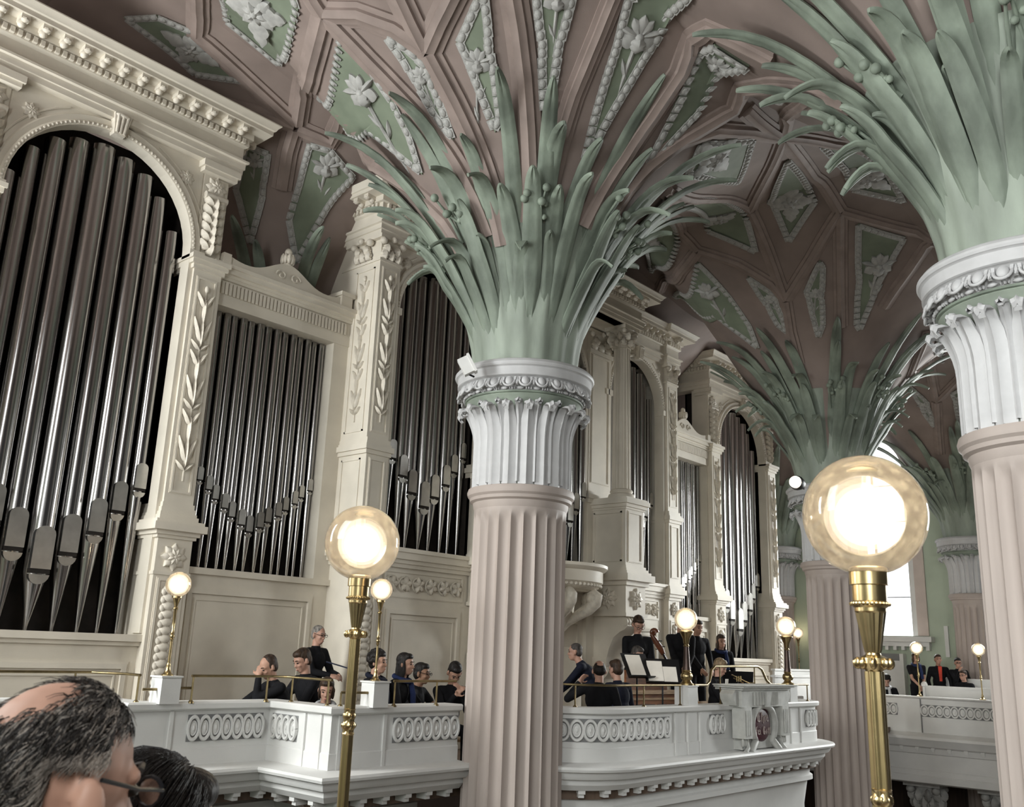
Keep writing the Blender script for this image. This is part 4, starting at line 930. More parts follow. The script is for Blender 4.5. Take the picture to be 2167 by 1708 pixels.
s2 = sAt(LPATH, 2)
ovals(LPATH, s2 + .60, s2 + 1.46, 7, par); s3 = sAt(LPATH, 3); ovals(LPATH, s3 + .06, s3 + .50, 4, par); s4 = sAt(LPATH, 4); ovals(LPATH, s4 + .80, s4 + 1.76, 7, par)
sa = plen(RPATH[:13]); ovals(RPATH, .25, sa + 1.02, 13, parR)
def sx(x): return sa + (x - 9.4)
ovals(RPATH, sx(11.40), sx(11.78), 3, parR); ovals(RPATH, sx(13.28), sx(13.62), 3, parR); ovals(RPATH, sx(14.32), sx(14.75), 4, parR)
for path, s0, st in ((LPATH, 6.4, .30), (RPATH, .1, .30)):
    L = plen(path); k = s0
    while k < L - .1:
        p, d = along(path, k); nn = Vector((d.y, -d.x)); link('bracket', BRM, par if path is LPATH else parR, frame((p.x - nn.x * .05, p.y - nn.y * .05, -1.45), (d.x, d.y, 0), (-nn.x, -nn.y, 0), (0, 0, 1))); k += st
for path, ss in ((LPATH, (s2 + .42, s3 + .62, s3 + .88, s4 + .10, s4 + .68)), (RPATH, (sx(10.55), sx(10.85), sx(11.15), sx(13.78), sx(14.12)))):
    for k in ss:
        p, d = along(path, k); nn = Vector((d.y, -d.x)); M = frame((p.x, p.y, 0), (d.x, d.y, 0), (-nn.x, -nn.y, 0), (0, 0, 1)); MB().box(-.018, -.022, -1.18, .018, .02, -.672, M).build('panel_batten', WHITE, par if path is LPATH else parR)
PEDS = dict(A=(4.86, 8.60), B=(6.60, 7.57), C=(10.98, 6.55), D=(13.93, 6.55))
for k, (x, y) in PEDS.items():
    m = MB(); w = .10 if k in 'AB' else .12; m.box(x - w, y - .06, -.60, x + w, y + .14, -.36); m.box(x - w - .012, y - .072, -.36, x + w + .012, y + .152, -.345); m.build('lamp_pedestal', WHITE, par if k in 'AB' else parR)
# ---- inscription cartouche on the parapet
ca = thing('inscription_cartouche', 'carved stone cartouche with dark red oval inscription on the gallery front', 'cartouche', (12.55, 6.42, -1.2))
CST = mat('cartouche_stone', (.56, .56, .53), .6, var=.08, scale=8)
XM = 12.58
MB().box(XM - .56, 6.36, -1.17, XM + .56, 6.49, -.60).build('back_plate', CST, ca)
m = MB(); m.box(XM - .70, 6.28, -.62, XM + .70, 6.60, -.40); 
for z0, z1, p in ((-.40, -.37, .03), (-.37, -.345, .07), (-.345, -.33, .10)): m.box(XM - .70 - p, 6.28 - p, z0, XM + .70 + p, 6.66, z1)
m.build('frieze_block', CST, ca)
for k in range(9):
    if k == 4: continue
    x = XM + (k - 4) * .085; MB().tube([(x, 6.278, -.595), (x, 6.278, -.425)], .022, 8).build('flute', CST, ca, 40)
m = MB(); m.add([(XM - .05, 6.24, -.62), (XM + .05, 6.24, -.62), (XM + .075, 6.22, -.42), (XM - .075, 6.22, -.42), (XM - .05, 6.28, -.62), (XM + .05, 6.28, -.62), (XM + .075, 6.28, -.42), (XM - .075, 6.28, -.42)], [(0, 1, 2, 3), (1, 5, 6, 2), (4, 0, 3, 7), (3, 2, 6, 7), (0, 4, 5, 1)]); m.build('keystone', CST, ca)
for sg in (-1, 1):
    x = XM + sg * .56; m = MB(); m.box(x - .10, 6.26, -1.02, x + .10, 6.45, -.62)
    for q in (-1, 0, 1): m.box(x + q * .05 - .012, 6.25, -.98, x + q * .05 + .012, 6.262, -.66)
    m.build('side_post', CST, ca)
    for q in range(3): MB().lathe([(.012, -.10), (.026, -.08), (.018, 0)], 8, (x - .06 + q * .06, 6.32, -1.02)).build('gutta', CST, ca, 40)
    m = MB(); m.tube([(XM + sg * .50, 6.33, -1.06), (XM + sg * .50, 6.31, -1.14), (XM + sg * .58, 6.30, -1.19)], .03, 8); m.build('foot_scroll', CST, ca, 50)
    m = MB(); prof = [(0, -.40), (-.0, -.62)] ; m.prism([(.70, -.42), (.80, -.40), (.86, -.45), (.84, -.52), (.76, -.60), (.70, -.60)], 0, 1, lambda u, v, d: Vector((XM + sg * u, 6.32 + .2 * d, v))); m.build('volute', CST, ca, 40)
hp = [(XM + .34 * math.cos(t), 6.33, -.86 + .30 * math.sin(t) * (1.0 if math.sin(t) < 0 else .86)) for t in [-.75 + (PI + 1.5) * k / 22 for k in range(23)]]
hp = [(XM + .42, 6.31, -1.20)] + hp + [(XM - .42, 6.31, -1.20)]; MB().tube(hp, .05, 8, up=(0, 1, 0)).build('horseshoe_moulding', CST, ca, 50)
MAR = mat('maroon_enamel', (.075, .018, .028), .4, var=.1)
PLQ = MB().ell((XM, 6.36, -.85), (.26, .035, .235), None, 28, 12).build('oval_plaque', MAR, ca, 50)
GLT = mat('pale_gilt_lettering', (.42, .34, .32), .5, var=.05)
STROKE = {'E': [[(.75, .95), (.25, 1.0), (.15, .55), (.2, .1), (.45, 0), (.75, .12)], [(.2, .55), (.6, .58)], [(.45, .95), (.48, .1)]], 'h': [[(.15, 1.0), (.15, 0)], [(.15, .5), (.4, .62), (.6, .5), (.6, .0), (.5, -.2)]],
          'r': [[(.2, .6), (.2, 0)], [(.2, .5), (.5, .62)]], 'e': [[(.15, .35), (.5, .42), (.45, .6), (.2, .55), (.15, .1), (.35, 0), (.55, .08)]], 'f': [[(.5, 1.0), (.25, .95), (.22, 0), (.1, -.3)], [(.1, .55), (.35, .55)]], 'i': [[(.2, .6), (.2, .05), (.32, 0)], [(.2, .8), (.22, .86)]],
          'G': [[(.75, .9), (.3, 1.0), (.1, .5), (.25, .05), (.6, 0), (.75, .3), (.5, .45)], [(.5, .95), (.45, .1)]], 'o': [[(.15, .3), (.35, .62), (.55, .3), (.35, 0), (.15, .3)]], 't': [[(.25, .85), (.22, .05), (.4, 0)], [(.05, .6), (.45, .6)]], ' ': []}
def letter_row(txt, xc, z, h):
    w = [.85 if c in 'EG' else .7 if c in 'ho' else .52 if c != ' ' else .35 for c in txt]; tot = sum(w) * h; x = xc - tot / 2
    for c, wd_ in zip(txt, w):
        if STROKE[c]:
            m = MB()
            for st in STROKE[c]: m.tube([(x + u * h * .9, 6.322 + abs(x + u * h - XM) * .05, z + v * h) for u, v in st], h * .075, 5)
            m.build('letter', GLT, PLQ)
        x += wd_ * h
letter_row('Ehre', XM - .02, -.82, .125); letter_row('fei Gott', XM + .0, -.985, .10)

# ---- brass handrails
def rail(pts, posts, label, r=.013, zb=-.60):
    t = thing('brass_handrail', label, 'handrail', (pts[0][0], pts[0][1], zb), 0, 'brass rails on the gallery parapet'); MB().tube(pts, r, 8).build('rail', BRASSD, t, 60)
    for x, y, z in posts: m = MB(); m.tube([(x, y, zb), (x, y, z)], .010, 7); m.lathe([(.03, 0), (.028, .012), (.013, .03)], 10, (x, y, zb)); m.build('post', BRASSD, t, 50)
ZR = -.345
rail([(-1.6, 9.35, ZR), (4.45, 9.35, ZR), (4.62, 8.95, ZR), (4.62, 8.70, ZR)], [(1.0, 9.35, ZR), (2.8, 9.35, ZR), (4.30, 9.35, ZR), (4.62, 8.72, ZR)], 'brass handrail at the left edge behind the man\'s head')
rail([(4.62, 8.62, -.47), (4.76, 8.62, -.47)], [], 'short brass bracket rod left of the leftmost gallery lamp')
rail([(4.96, 8.62, -.46), (5.12, 8.62, -.46)], [], 'short brass bracket rod right of the leftmost gallery lamp')
rail([(5.10, 8.60, ZR), (6.03, 8.60, ZR), (6.15, 8.45, ZR), (6.15, 7.75, ZR)], [(5.12, 8.60, ZR), (5.98, 8.60, ZR), (6.15, 8.40, ZR), (6.15, 7.80, ZR)], 'brass handrail in front of the leaning man')
rail([(6.22, 7.68, -.46), (6.50, 7.60, -.46)], [(6.22, 7.68, -.46)], 'short brass bracket rod beside the second gallery lamp')
rail([(6.82, 7.58, ZR), (7.75, 7.58, ZR)], [(6.84, 7.58, ZR), (7.45, 7.58, ZR)], 'brass handrail between the second gallery lamp and the middle column')
rp = [(x + .06, y + .06, ZR) for x, y in RPATH[2:13]]
rail(rp + [(10.80, 6.56, ZR)], [(rp[4][0], rp[4][1], ZR), (9.95, 6.56, ZR), (10.78, 6.56, ZR)], 'brass handrail curving from the middle column to the music stands')
rail([(11.14, 6.56, ZR), (11.45, 6.56, ZR), (11.55, 6.57, -.30), (11.60, 6.57, -.15), (11.72, 6.58, -.10), (12.95, 6.58, -.09), (13.08, 6.58, -.13), (13.2, 6.57, -.28), (13.32, 6.56, ZR), (13.78, 6.56, ZR)], [(11.16, 6.56, ZR), (11.85, 6.58, -.10), (12.85, 6.58, -.09), (13.70, 6.56, ZR)], 'raised brass handrail over the inscription cartouche', r=.018)
rail([(14.08, 6.56, ZR), (14.6, 6.56, ZR)], [(14.1, 6.56, ZR), (14.55, 6.56, ZR)], 'short brass handrail right of the rightmost gallery lamp')

# ------------------------------------------------------------------ globe lamps
def globe_parts(t, c, R, power, ks=(.56, .68, .80)):
    g = MB().ell((0, 0, 0), (R, R, R), None, 40, 24); o = g.build('glass_globe', GLOBE, t, 80); o.matrix_parent_inverse = INV[t.name] @ Matrix.Translation(c)
    MB().ell((0, 0, 0), (R * .42, R * .42, R * .46), None, 20, 12).build('bulb', BULB, t, 80).matrix_parent_inverse = INV[t.name] @ Matrix.Translation((c[0], c[1], c[2] - R * .05))
    for q_, (k_, mm_) in enumerate(zip(ks, HALO)):  # added see-through glow shells, not parts of the lamp
        MB().ell((0, 0, 0), (R * k_, R * k_, R * k_), None, 28, 16).build('halo_shell', mm_, t, 80).matrix_parent_inverse = INV[t.name] @ Matrix.Translation((c[0], c[1], c[2] - R * .03))
    l = bpy.data.lights.new('lamp_light', 'POINT'); l.energy = power; l.color = (1.0, .82, .58); l.shadow_soft_size = R * .5
    lo = bpy.data.objects.new('lamp_light', l); COL.objects.link(lo); lo.parent = t; lo.matrix_parent_inverse = INV[t.name] @ Matrix.Translation((c[0], c[1], c[2]))
def petal_ring(m, c, r, n, h):
    for k in range(n): a = 2 * PI * k / n; m.ell((c[0] + r * math.cos(a), c[1] + r * math.sin(a), c[2]), (r * .34, r * .26, h), Matrix.Rotation(a, 3, 'Z'), 7, 5)
def lamp_slim(x, y, zb, zg, R, label, power, group, k=1.0, lean=0.):
    t = thing('globe_lamp', label, 'lamp', (x, y, zb), 0, group); c = (x, y, zg); zc = zg - R * .93; s = R / .12
    m = MB(); m.lathe([(.055 * s, 0), (.055 * s, .012), (.04 * s, .02), (.025 * s, .05), (.018 * s, .09), (.02 * s, .10), (.012 * s, .12)], 16, (x, y, zb)); m.build('foot', BRASS, t, 40)
    H = zc - zb; m = MB(); m.lathe([(.0125 * s, .10), (.011 * s, H * .42), (.011 * s, H * .44), (.02 * s, H * .45), (.012 * s, H * .465), (.022 * s, H * .48), (.022 * s, H * .50), (.012 * s, H * .515), (.02 * s, H * .53), (.0125 * s, H * .55), (.014 * s, H * .82), (.026 * s, H * .835), (.026 * s, H * .845), (.014 * s, H * .86), (.016 * s, H * .875)], 14, (x, y, zb)); m.build('post', BRASS, t, 50)
    m = MB(); m.lathe([(.016 * s, H * .87), (.022 * s, H * .90), (.036 * s, H * .965), (.046 * s, H * .975), (.046 * s, H * 1.0), (.03 * s, H * 1.0)], 18, (x, y, zb)); m.build('cup', BRASS, t, 40); globe_parts(t, c, R, power); return t
def lamp_bronze(x, y, zb, zg, R, label, power, group):
    t = thing('globe_lamp', label, 'lamp', (x, y, zb), 0, group); zc = zg - R * .93; H = zc - zb
    m = MB(); m.lathe([(.09, 0), (.09, .02), (.07, .03), (.055, .06), (.075, .09), (.08, .12), (.06, .15), (.05, .165), (.058, .18), (.05, .20)], 18, (x, y, zb)); petal_ring(m, (x, y, zb + .11), .06, 10, .045); m.build('foot', BRASS, t, 45)
    m = MB(); m.lathe([(.055, .19), (.045, .26), (.033, H * .70)], 16, (x, y, zb)); m.build('post', BRONZE, t, 50)
    m = MB(); m.lathe([(.03, H * .69), (.04, H * .71), (.03, H * .74), (.036, H * .76), (.045, H * .84), (.085, H * .96), (.10, H * .965), (.10, H * .98), (.06, H * 1.0)], 20, (x, y, zb)); m.build('cup', BRASS, t, 45); globe_parts(t, (x, y, zg), R, power); return t
def lamp_big(x, y, zb, zg, R, label, power):
    t = thing('globe_lamp', label, 'lamp', (x, y, zb), 0, 'large globe lamps on the near parapet'); z0 = zg - R * .86; k = R / .145
    m = MB(); m.lathe([(.03 * k, 0), (.040 * k, 0), (.044 * k, -.004), (.044 * k, -.042 * k), (.039 * k, -.044 * k), (.039 * k, -.080 * k), (.043 * k, -.084 * k), (.043 * k, -.09 * k), (.036 * k, -.096 * k), (.036 * k, -.104 * k), (.033 * k, -.108 * k)], 28, (x, y, z0))
    for q in range(28): a = 2 * PI * q / 28; m.ell((x + .0425 * k * math.cos(a), y + .0425 * k * math.sin(a), z0 - .087 * k), (.005 * k,) * 3, None, 6, 4)
    m.build('collar', BRASS, t, 35)
    m = MB(); m.lathe([(.033 * k, -.106 * k), (.030 * k, -.125 * k), (.024 * k, -.16 * k), (.019 * k, -.19 * k), (.017 * k, -.198 * k)], 48, (x, y, z0), rad=lambda a, z: 1 + .06 * math.cos(14 * a)); m.build('fluted_cup', BRASSD, t, 50)
    m = MB(); m.lathe([(.015 * k, -.195 * k), (.018 * k, -.203 * k), (.034 * k, -.210 * k), (.037 * k, -.222 * k), (.022 * k, -.236 * k), (.015 * k, -.245 * k)], 24, (x, y, z0)); petal_ring(m, (x, y, z0 - .222 * k), .035 * k, 9, .014 * k); m.build('flower_knop', BRASS, t, 45)
    H = z0 - .24 * k - zb; m = MB(); m.lathe([(.020 * k, 0), (.020 * k, H)], 36, (x, y, zb), rad=lambda a, z: 1 + .10 * math.cos(6 * a)); m.build('reeded_post', BRASS, t, 60)
    for zz in (z0 - .545 * k,):
        m = MB(); m.lathe([(.016 * k, .055), (.023 * k, .05), (.018 * k, .043), (.024 * k, .03), (.024 * k, .02), (.017 * k, .012), (.027 * k, -.002), (.027 * k, -.012), (.018 * k, -.025), (.024 * k, -.035), (.016 * k, -.045)], 24, (x, y, zz)); petal_ring(m, (x, y, zz - .006), .022 * k, 9, .010); petal_ring(m, (x, y, zz + .028), .019 * k, 9, .010); m.build('knop', BRASS, t, 45)
    m = MB(); m.lathe([(.06, 0), (.06, .012), (.035, .03), (.02, .06)], 20, (x, y, zb)); m.build('foot', BRASS, t, 40); globe_parts(t, (x, y, zg), R, power, (.48, .56, .65)); return t
GG = 'brass globe lamps on the organ gallery parapet'
lamp_slim(4.86, 8.64, -.345, .52, .122, 'leftmost slender brass globe lamp, above the balding man\'s head', 30, GG)
lamp_slim(6.60, 7.62, -.345, .575, .115, 'slender brass globe lamp just right of the nearer left globe', 30, GG)
lamp_bronze(10.98, 6.58, -.345, .485, .150, 'dark-stemmed globe lamp beside the music stands', 36, GG)
lamp_bronze(13.93, 6.58, -.345, .52, .150, 'dark-stemmed globe lamp right of the inscription cartouche', 36, GG)
lamp_big(2.3, 2.784, -.98, .377, .141, 'large glowing globe lamp on reeded brass post left of the middle column', 40)
lamp_big(2.3, .868, -.98, .356, .148, 'largest glowing globe lamp on reeded brass post at the right', 40)
# camera-side parapet that carries the two large lamps (below the frame)
pn = thing('gallery_parapet', 'parapet of the camera-side gallery under the two large lamps', 'parapet', (2.3, 1.5, GF))
MB().sweep([(-.18, -1.5), (-.18, -.98), (.12, -.98), (.12, -1.03), (.05, -1.05), (.05, -1.5)], [(2.3, -6), (2.3, 9.1)]).build('parapet_wall', WHITE, pn, 22)
MB().box(-1.75, -8, GF - .12, 2.45, 9.3, GF).build('gallery_floor', GFLOOR); struct(bpy.data.objects['gallery_floor.001'], 'boarded floor of the gallery the camera stands on', 'floor')
# ------------------------------------------------------------------ gallery on the far side
fp = thing('gallery_parapet', 'grey-white parapet of the far side gallery with oval chain reliefs', 'parapet', (24, 3, -1.75))
FPROF = [(-.2, -2.2), (-.2, -.74), (-.24, -.73), (-.24, -.70), (.05, -.70), (.06, -.73), (0, -.76), (0, -1.52), (.10, -1.56), (.24, -1.60), (.26, -1.66), (.20, -1.74), (.16, -1.82), (.08, -1.86), (.05, -1.98), (.02, -2.0), (.02, -2.34), (.06, -2.36), (.06, -2.46), (.10, -2.48), (.10, -2.62), (.0, -2.66), (-.4, -2.66), (-.4, -2.2)]
FPATH = [(24.0, 13.0), (24.0, -7)]
MB().sweep(FPROF, FPATH).build('parapet_wall', WHITE, fp, 22)
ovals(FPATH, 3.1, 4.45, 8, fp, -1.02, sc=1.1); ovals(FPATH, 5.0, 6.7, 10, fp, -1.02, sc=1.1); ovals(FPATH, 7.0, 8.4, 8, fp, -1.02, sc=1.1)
k = .2
while k < 9:
    p, d = along(FPATH, k); link('bracket', BRM, fp, frame((p.x - .02, p.y, -1.84), (0, -1, 0), (1, 0, 0), (0, 0, 1.0))); k += .36
MB().box(23.98, 8.0 - .012, -1.52, 24.0, 8.0 + .012, -.76).build('panel_joint', WGREY, fp)
gf2 = MB().box(24.15, -8, -1.65, 26.75, 13.5, -1.45).build('gallery_floor', GFLOOR); struct(gf2, 'floor of the far side gallery', 'floor')
tw = MB().box(26.3, -8, -7.2, 26.7, 13.5, -2.0).build('wall_under_gallery', DWOOD); struct(tw, 'dark timber wall below the far gallery', 'wall')
def support(y, label):
    t = thing('gallery_support_column', label, 'column', (24.7, y, -7.2), 0, 'columns under the far gallery'); c = (24.7, y, 0)
    MB().lathe([(.30, -7.2), (.27, -3.35), (.30, -3.33), (.30, -3.28), (.26, -3.26)], 32, c).build('shaft', WHITE, t, 40); m = MB(); m.lathe([(.25, -3.28), (.25, -3.0), (.33, -2.78), (.40, -2.74)], 24, c); m.box(24.7 - .42, y - .42, -2.76, 24.7 + .42, y + .42, -2.66); cp = m.build('capital_bell', STUC, t, 40); m = MB()
    for q in range(10):
        a = 2 * PI * q / 10; F = frame((24.7 + .25 * math.cos(a), y + .25 * math.sin(a), 0), (0, 0, 1), (-math.sin(a), math.cos(a), 0), (math.cos(a), math.sin(a), 0)); petal(m, F, -3.26, 0, 0, .28, .085, 3, .09); a += PI / 10
        F = frame((24.7 + .26 * math.cos(a), y + .26 * math.sin(a), 0), (0, 0, 1), (-math.sin(a), math.cos(a), 0), (math.cos(a), math.sin(a), 0)); petal(m, F, -3.08, 0, 0, .28, .085, 3, .12)
    for q in range(4): a = PI / 4 + PI / 2 * q; m.ell((24.7 + .42 * math.cos(a), y + .42 * math.sin(a), -2.84), (.10, .10, .09), None, 10, 7)
    m.build('acanthus', STUC, cp, 45)
support(8.22, 'foliate column capital under the far gallery, left one'); support(6.55, 'foliate column capital under the far gallery beside the nearest column')
lamp_slim(24.05, 8.02, -.70, .42, .15, 'small globe lamp on the far gallery parapet in front of the woman', 14, 'globe lamps of the far gallery')
lamp_slim(24.05, 6.62, -.70, .42, .15, 'far gallery globe lamp almost hidden behind the nearest column', 14, 'globe lamps of the far gallery')
lamp_slim(26.45, 12.13, -.55, .80, .155, 'globe lamp against the green wall beside the organ', 14, 'globe lamps of the far gallery')
# pews
def pew(x, y0, y1, zt, label):
    t = thing('pew', label, 'pew', (x, (y0 + y1) / 2, -1.45), 0, 'white pews on the far gallery'); MB().box(x, y0, -1.45, x + .05, y1, zt).build('back_board', WHITE, t); MB().box(x - .02, y0, zt - .03, x + .07, y1, zt + .02).build('top_rail', WHITE, t); MB().box(x + .05, y0, -1.05, x + .42, y1, -1.0).build('seat', WHITE, t)
    m = MB(); m.box(x - .03, y1 - .06, -1.45, x + .42, y1, zt - .02); m.lathe([(.03, 0), (.07, .02), (.075, .07), (.045, .12), (.0, .13)], 14, (x + .02, y1 - .03, zt - .02)); m.build('end_panel', WHITE, t, 45)
    m = MB(); m.box(x - .01, y0 + .4, zt - .45, x + .0, y0 + 1.3, zt - .40); m.build('panel_moulding', WHITE, t)
pew(24.55, 3.0, 8.10, -.47, 'white pew directly behind the far parapet'); pew(25.35, 3.0, 7.82, -.28, 'second white pew, behind the seated woman'); pew(26.05, 3.0, 7.3, .02, 'rearmost white pew along the far wall')
# wall tablet, niche shelf
tag(MB().box(26.70, 8.06, .25, 26.75, 8.16, 1.05).build('wall_tablet', WHITE), 'narrow white upright strip on the green wall', 'wall fitting')
t = thing('wall_shelf', 'small white bracket shelf on the green wall by the organ', 'shelf', (26.6, 11.4, .9)); MB().box(26.45, 11.1, .95, 26.75, 11.7, 1.05).build('board', WHITE, t); MB().box(26.55, 11.2, .75, 26.75, 11.6, .95).build('bracket', WHITE, t)
MB().box(26.5, 9.2, -1.75, 26.74, 10.9, .30).build('wainscot', WHITE, wr); MB().box(26.49, 9.3, .12, 26.5, 10.8, .30).build('dark_frieze', WGREY, wr)
# floodlights on the columns
t = thing('floodlight', 'small white floodlight clamped to the middle column capital', 'floodlight', (8.3, 7.2, 3.2))
c = onD(986, 775, 10.6); M = Matrix.Translation(c) @ Matrix.Rotation(.75, 4, 'Z') @ Matrix.Rotation(-.5, 4, 'X')
MB().box(-.05, -.06, -.10, .05, .06, .10, M).build('housing', WHITE, t); MB().box(-.06, -.09, -.115, .06, -.06, .115, M).build('shade', WHITE, t); MB().tube([c + Vector((.02, 0, -.08)), c + Vector((.12, -.02, -.10))], .012, 6).build('clamp', BLACKM, t)
t = thing('floodlight', 'lit spotlight fixed to the far palm column beside the right globe', 'floodlight', tuple(onD(1690, 1020, 16.3)))
c = onD(1683, 1020, 16.2); M = Matrix.Translation(c); MB().ell(c, (.10, .10, .10), None, 16, 10).build('lens', SPOTL, t, 80); MB().lathe([(.11, 0), (.13, .06), (.10, .2), (.03, .24)], 16, M=Matrix.Translation(c + Vector((.05, .02, 0))) @ Matrix.Rotation(PI / 2, 4, 'Y')).build('housing', BLACKM, t, 40); MB().tube([c + Vector((.15, 0, 0)), c + Vector((.45, .05, -.05))], .015, 6).build('arm', BLACKM, t)
# ------------------------------------------------------------------ people
def capsule(m, p0, r0, p1, r1, n=10):
    m.tube([p0, p1], [r0, r1], n); m.ell(p0, (r0,) * 3, None, n, 6); m.ell(p1, (r1,) * 3, None, n, 6)
def remesh(o, vox, sm=2):
    r = o.modifiers.new('remesh', 'REMESH'); r.mode = 'VOXEL'; r.voxel_size = vox; r.use_smooth_shade = True
    if sm: s = o.modifiers.new('smooth', 'SMOOTH'); s.factor = .5; s.iterations = sm
def limb(a, b, l1, l2, pole):
    d = b - a; L = min(d.length, l1 + l2 - .005); dn = d.normalized(); x = (l1 * l1 - l2 * l2 + L * L) / (2 * L); h = math.sqrt(max(0, l1 * l1 - x * x)); pv = pole - dn * pole.dot(dn)
    pv = pv.normalized() if pv.length > 1e-5 else dn.orthogonal().normalized()
    return a + dn * x + pv * h, a + dn * L
def hand(m, w, d, palm_n, curl=.5, sgn=1):
    """palm and five fingers from the wrist w along d"""
    d = d.normalized(); n = (palm_n - d * palm_n.dot(d)); n = n.normalized() if n.length > 1e-4 else d.orthogonal().normalized(); s = d.cross(n) * sgn
    c = w + d * .048; M = Matrix((d, s, n)).transposed(); m.ell(c, (.052, .040, .018), M, 10, 7); capsule(m, w - d * .02, .026, w + d * .02, .026, 8)
    for k, L in enumerate((.066, .078, .073, .056)):
        b = w + d * .088 + s * (.030 - .020 * k); p1 = b + (d * math.cos(curl) + n * math.sin(curl)) * L * .5; p2 = p1 + (d * math.cos(curl * 2) + n * math.sin(curl * 2)) * L * .5
        capsule(m, b - d * .02, .0095, p1, .009, 7); capsule(m, p1, .009, p2, .0078, 7)
    b = w + d * .025 + s * .034; p1 = b + (d * .6 + s * .7 + n * .25).normalized() * .042; p2 = p1 + (d * .9 + s * .2 + n * .35).normalized() * .032; capsule(m, b, .012, p1, .011, 7); capsule(m, p1, .011, p2, .009, 7)
def head_prims(m, H):
    def P(x, y, z): return H @ Vector((x, y, z))
    R3 = H.to_3x3()
    m.ell(P(-.008, 0, .030), (.098, .077, .096), R3, 18, 12); m.ell(P(.022, 0, -.035), (.070, .062, .088), R3, 16, 12); m.ell(P(.052, 0, -.092), (.034, .036, .028), R3, 12, 8); m.ell(P(.050, 0, -.02), (.045, .056, .06), R3, 12, 8)
    capsule(m, P(.088, 0, .008), .0085, P(.108, 0, -.030), .012, 8); m.ell(P(.098, 0, -.036), (.014, .017, .009), R3, 8, 6)
    for s in (-1, 1):
        m.ell(P(-.010, s * .086, -.010), (.020, .012, .034), R3 @ Matrix.Rotation(s * .35, 3, 'Z'), 10, 7); m.ell(P(.0, s * .076, -.022), (.014, .012, .020), R3, 8, 6); capsule(m, P(.086, s * .012, .022), .012, P(.070, s * .048, .022), .012, 7); m.ell(P(.066, s * .042, -.03), (.022, .018, .016), R3, 8, 6)
    m.ell(P(.088, 0, -.066), (.012, .024, .006), R3, 8, 5); m.ell(P(.086, 0, -.078), (.012, .021, .007), R3, 8, 5)
def hair_prims(m, H, st):
    def P(x, y, z): return H @ Vector((x, y, z))
    R3 = H.to_3x3()
    def e(x, y, z, a, b, c): m.ell(P(x, y, z), (a, b, c), R3, 16, 10)
    if st in ('short', 'curly', 'long', 'pony', 'bob'):
        e(-.022, 0, .052, .098, .084, .088); e(-.045, 0, .0, .070, .080, .085); e(.035, 0, .088, .055, .066, .042)
        for s in (-1, 1): e(-.012, s * .066, .012, .036, .016, .05)
    if st == 'crew': e(-.016, 0, .044, .097, .081, .088); e(-.045, 0, .0, .064, .077, .08)
    if st == 'bald': e(-.050, 0, .012, .066, .083, .075); e(-.03, 0, .06, .06, .072, .052); [e(-.016, s * .068, .014, .05, .015, .05) for s in (-1, 1)]
    if st == 'recede': e(-.030, 0, .050, .090, .083, .086); e(-.045, 0, .0, .068, .080, .085); [e(-.012, s * .067, .016, .04, .015, .05) for s in (-1, 1)]
    if st == 'curly':
        rnd = random.Random(5)
        for k in range(60): a = rnd.uniform(0, 2 * PI); t = rnd.uniform(.0, 1.9); x, y, z = math.sin(t) * math.cos(a), math.sin(t) * math.sin(a), math.cos(t); (x > .55 and z < .45) or m.ell(P(-.02 + .10 * x, .092 * y, .04 + .10 * z), (.027,) * 3, None, 7, 5)
    if st == 'long': e(-.062, 0, -.08, .052, .082, .16); e(-.075, 0, -.2, .045, .075, .14); [e(-.01, s * .072, -.06, .05, .022, .12) for s in (-1, 1)]
    if st == 'bob': e(-.05, 0, -.05, .06, .082, .10); [e(0, s * .073, -.03, .05, .02, .08) for s in (-1, 1)]
    if st == 'pony': e(-.10, 0, .03, .035, .04, .04); e(-.125, 0, -.05, .028, .034, .10); e(-.115, 0, -.15, .022, .026, .08)
FACECAM = math.degrees(math.atan2(-.643, -.7217))
CHAIRS = []
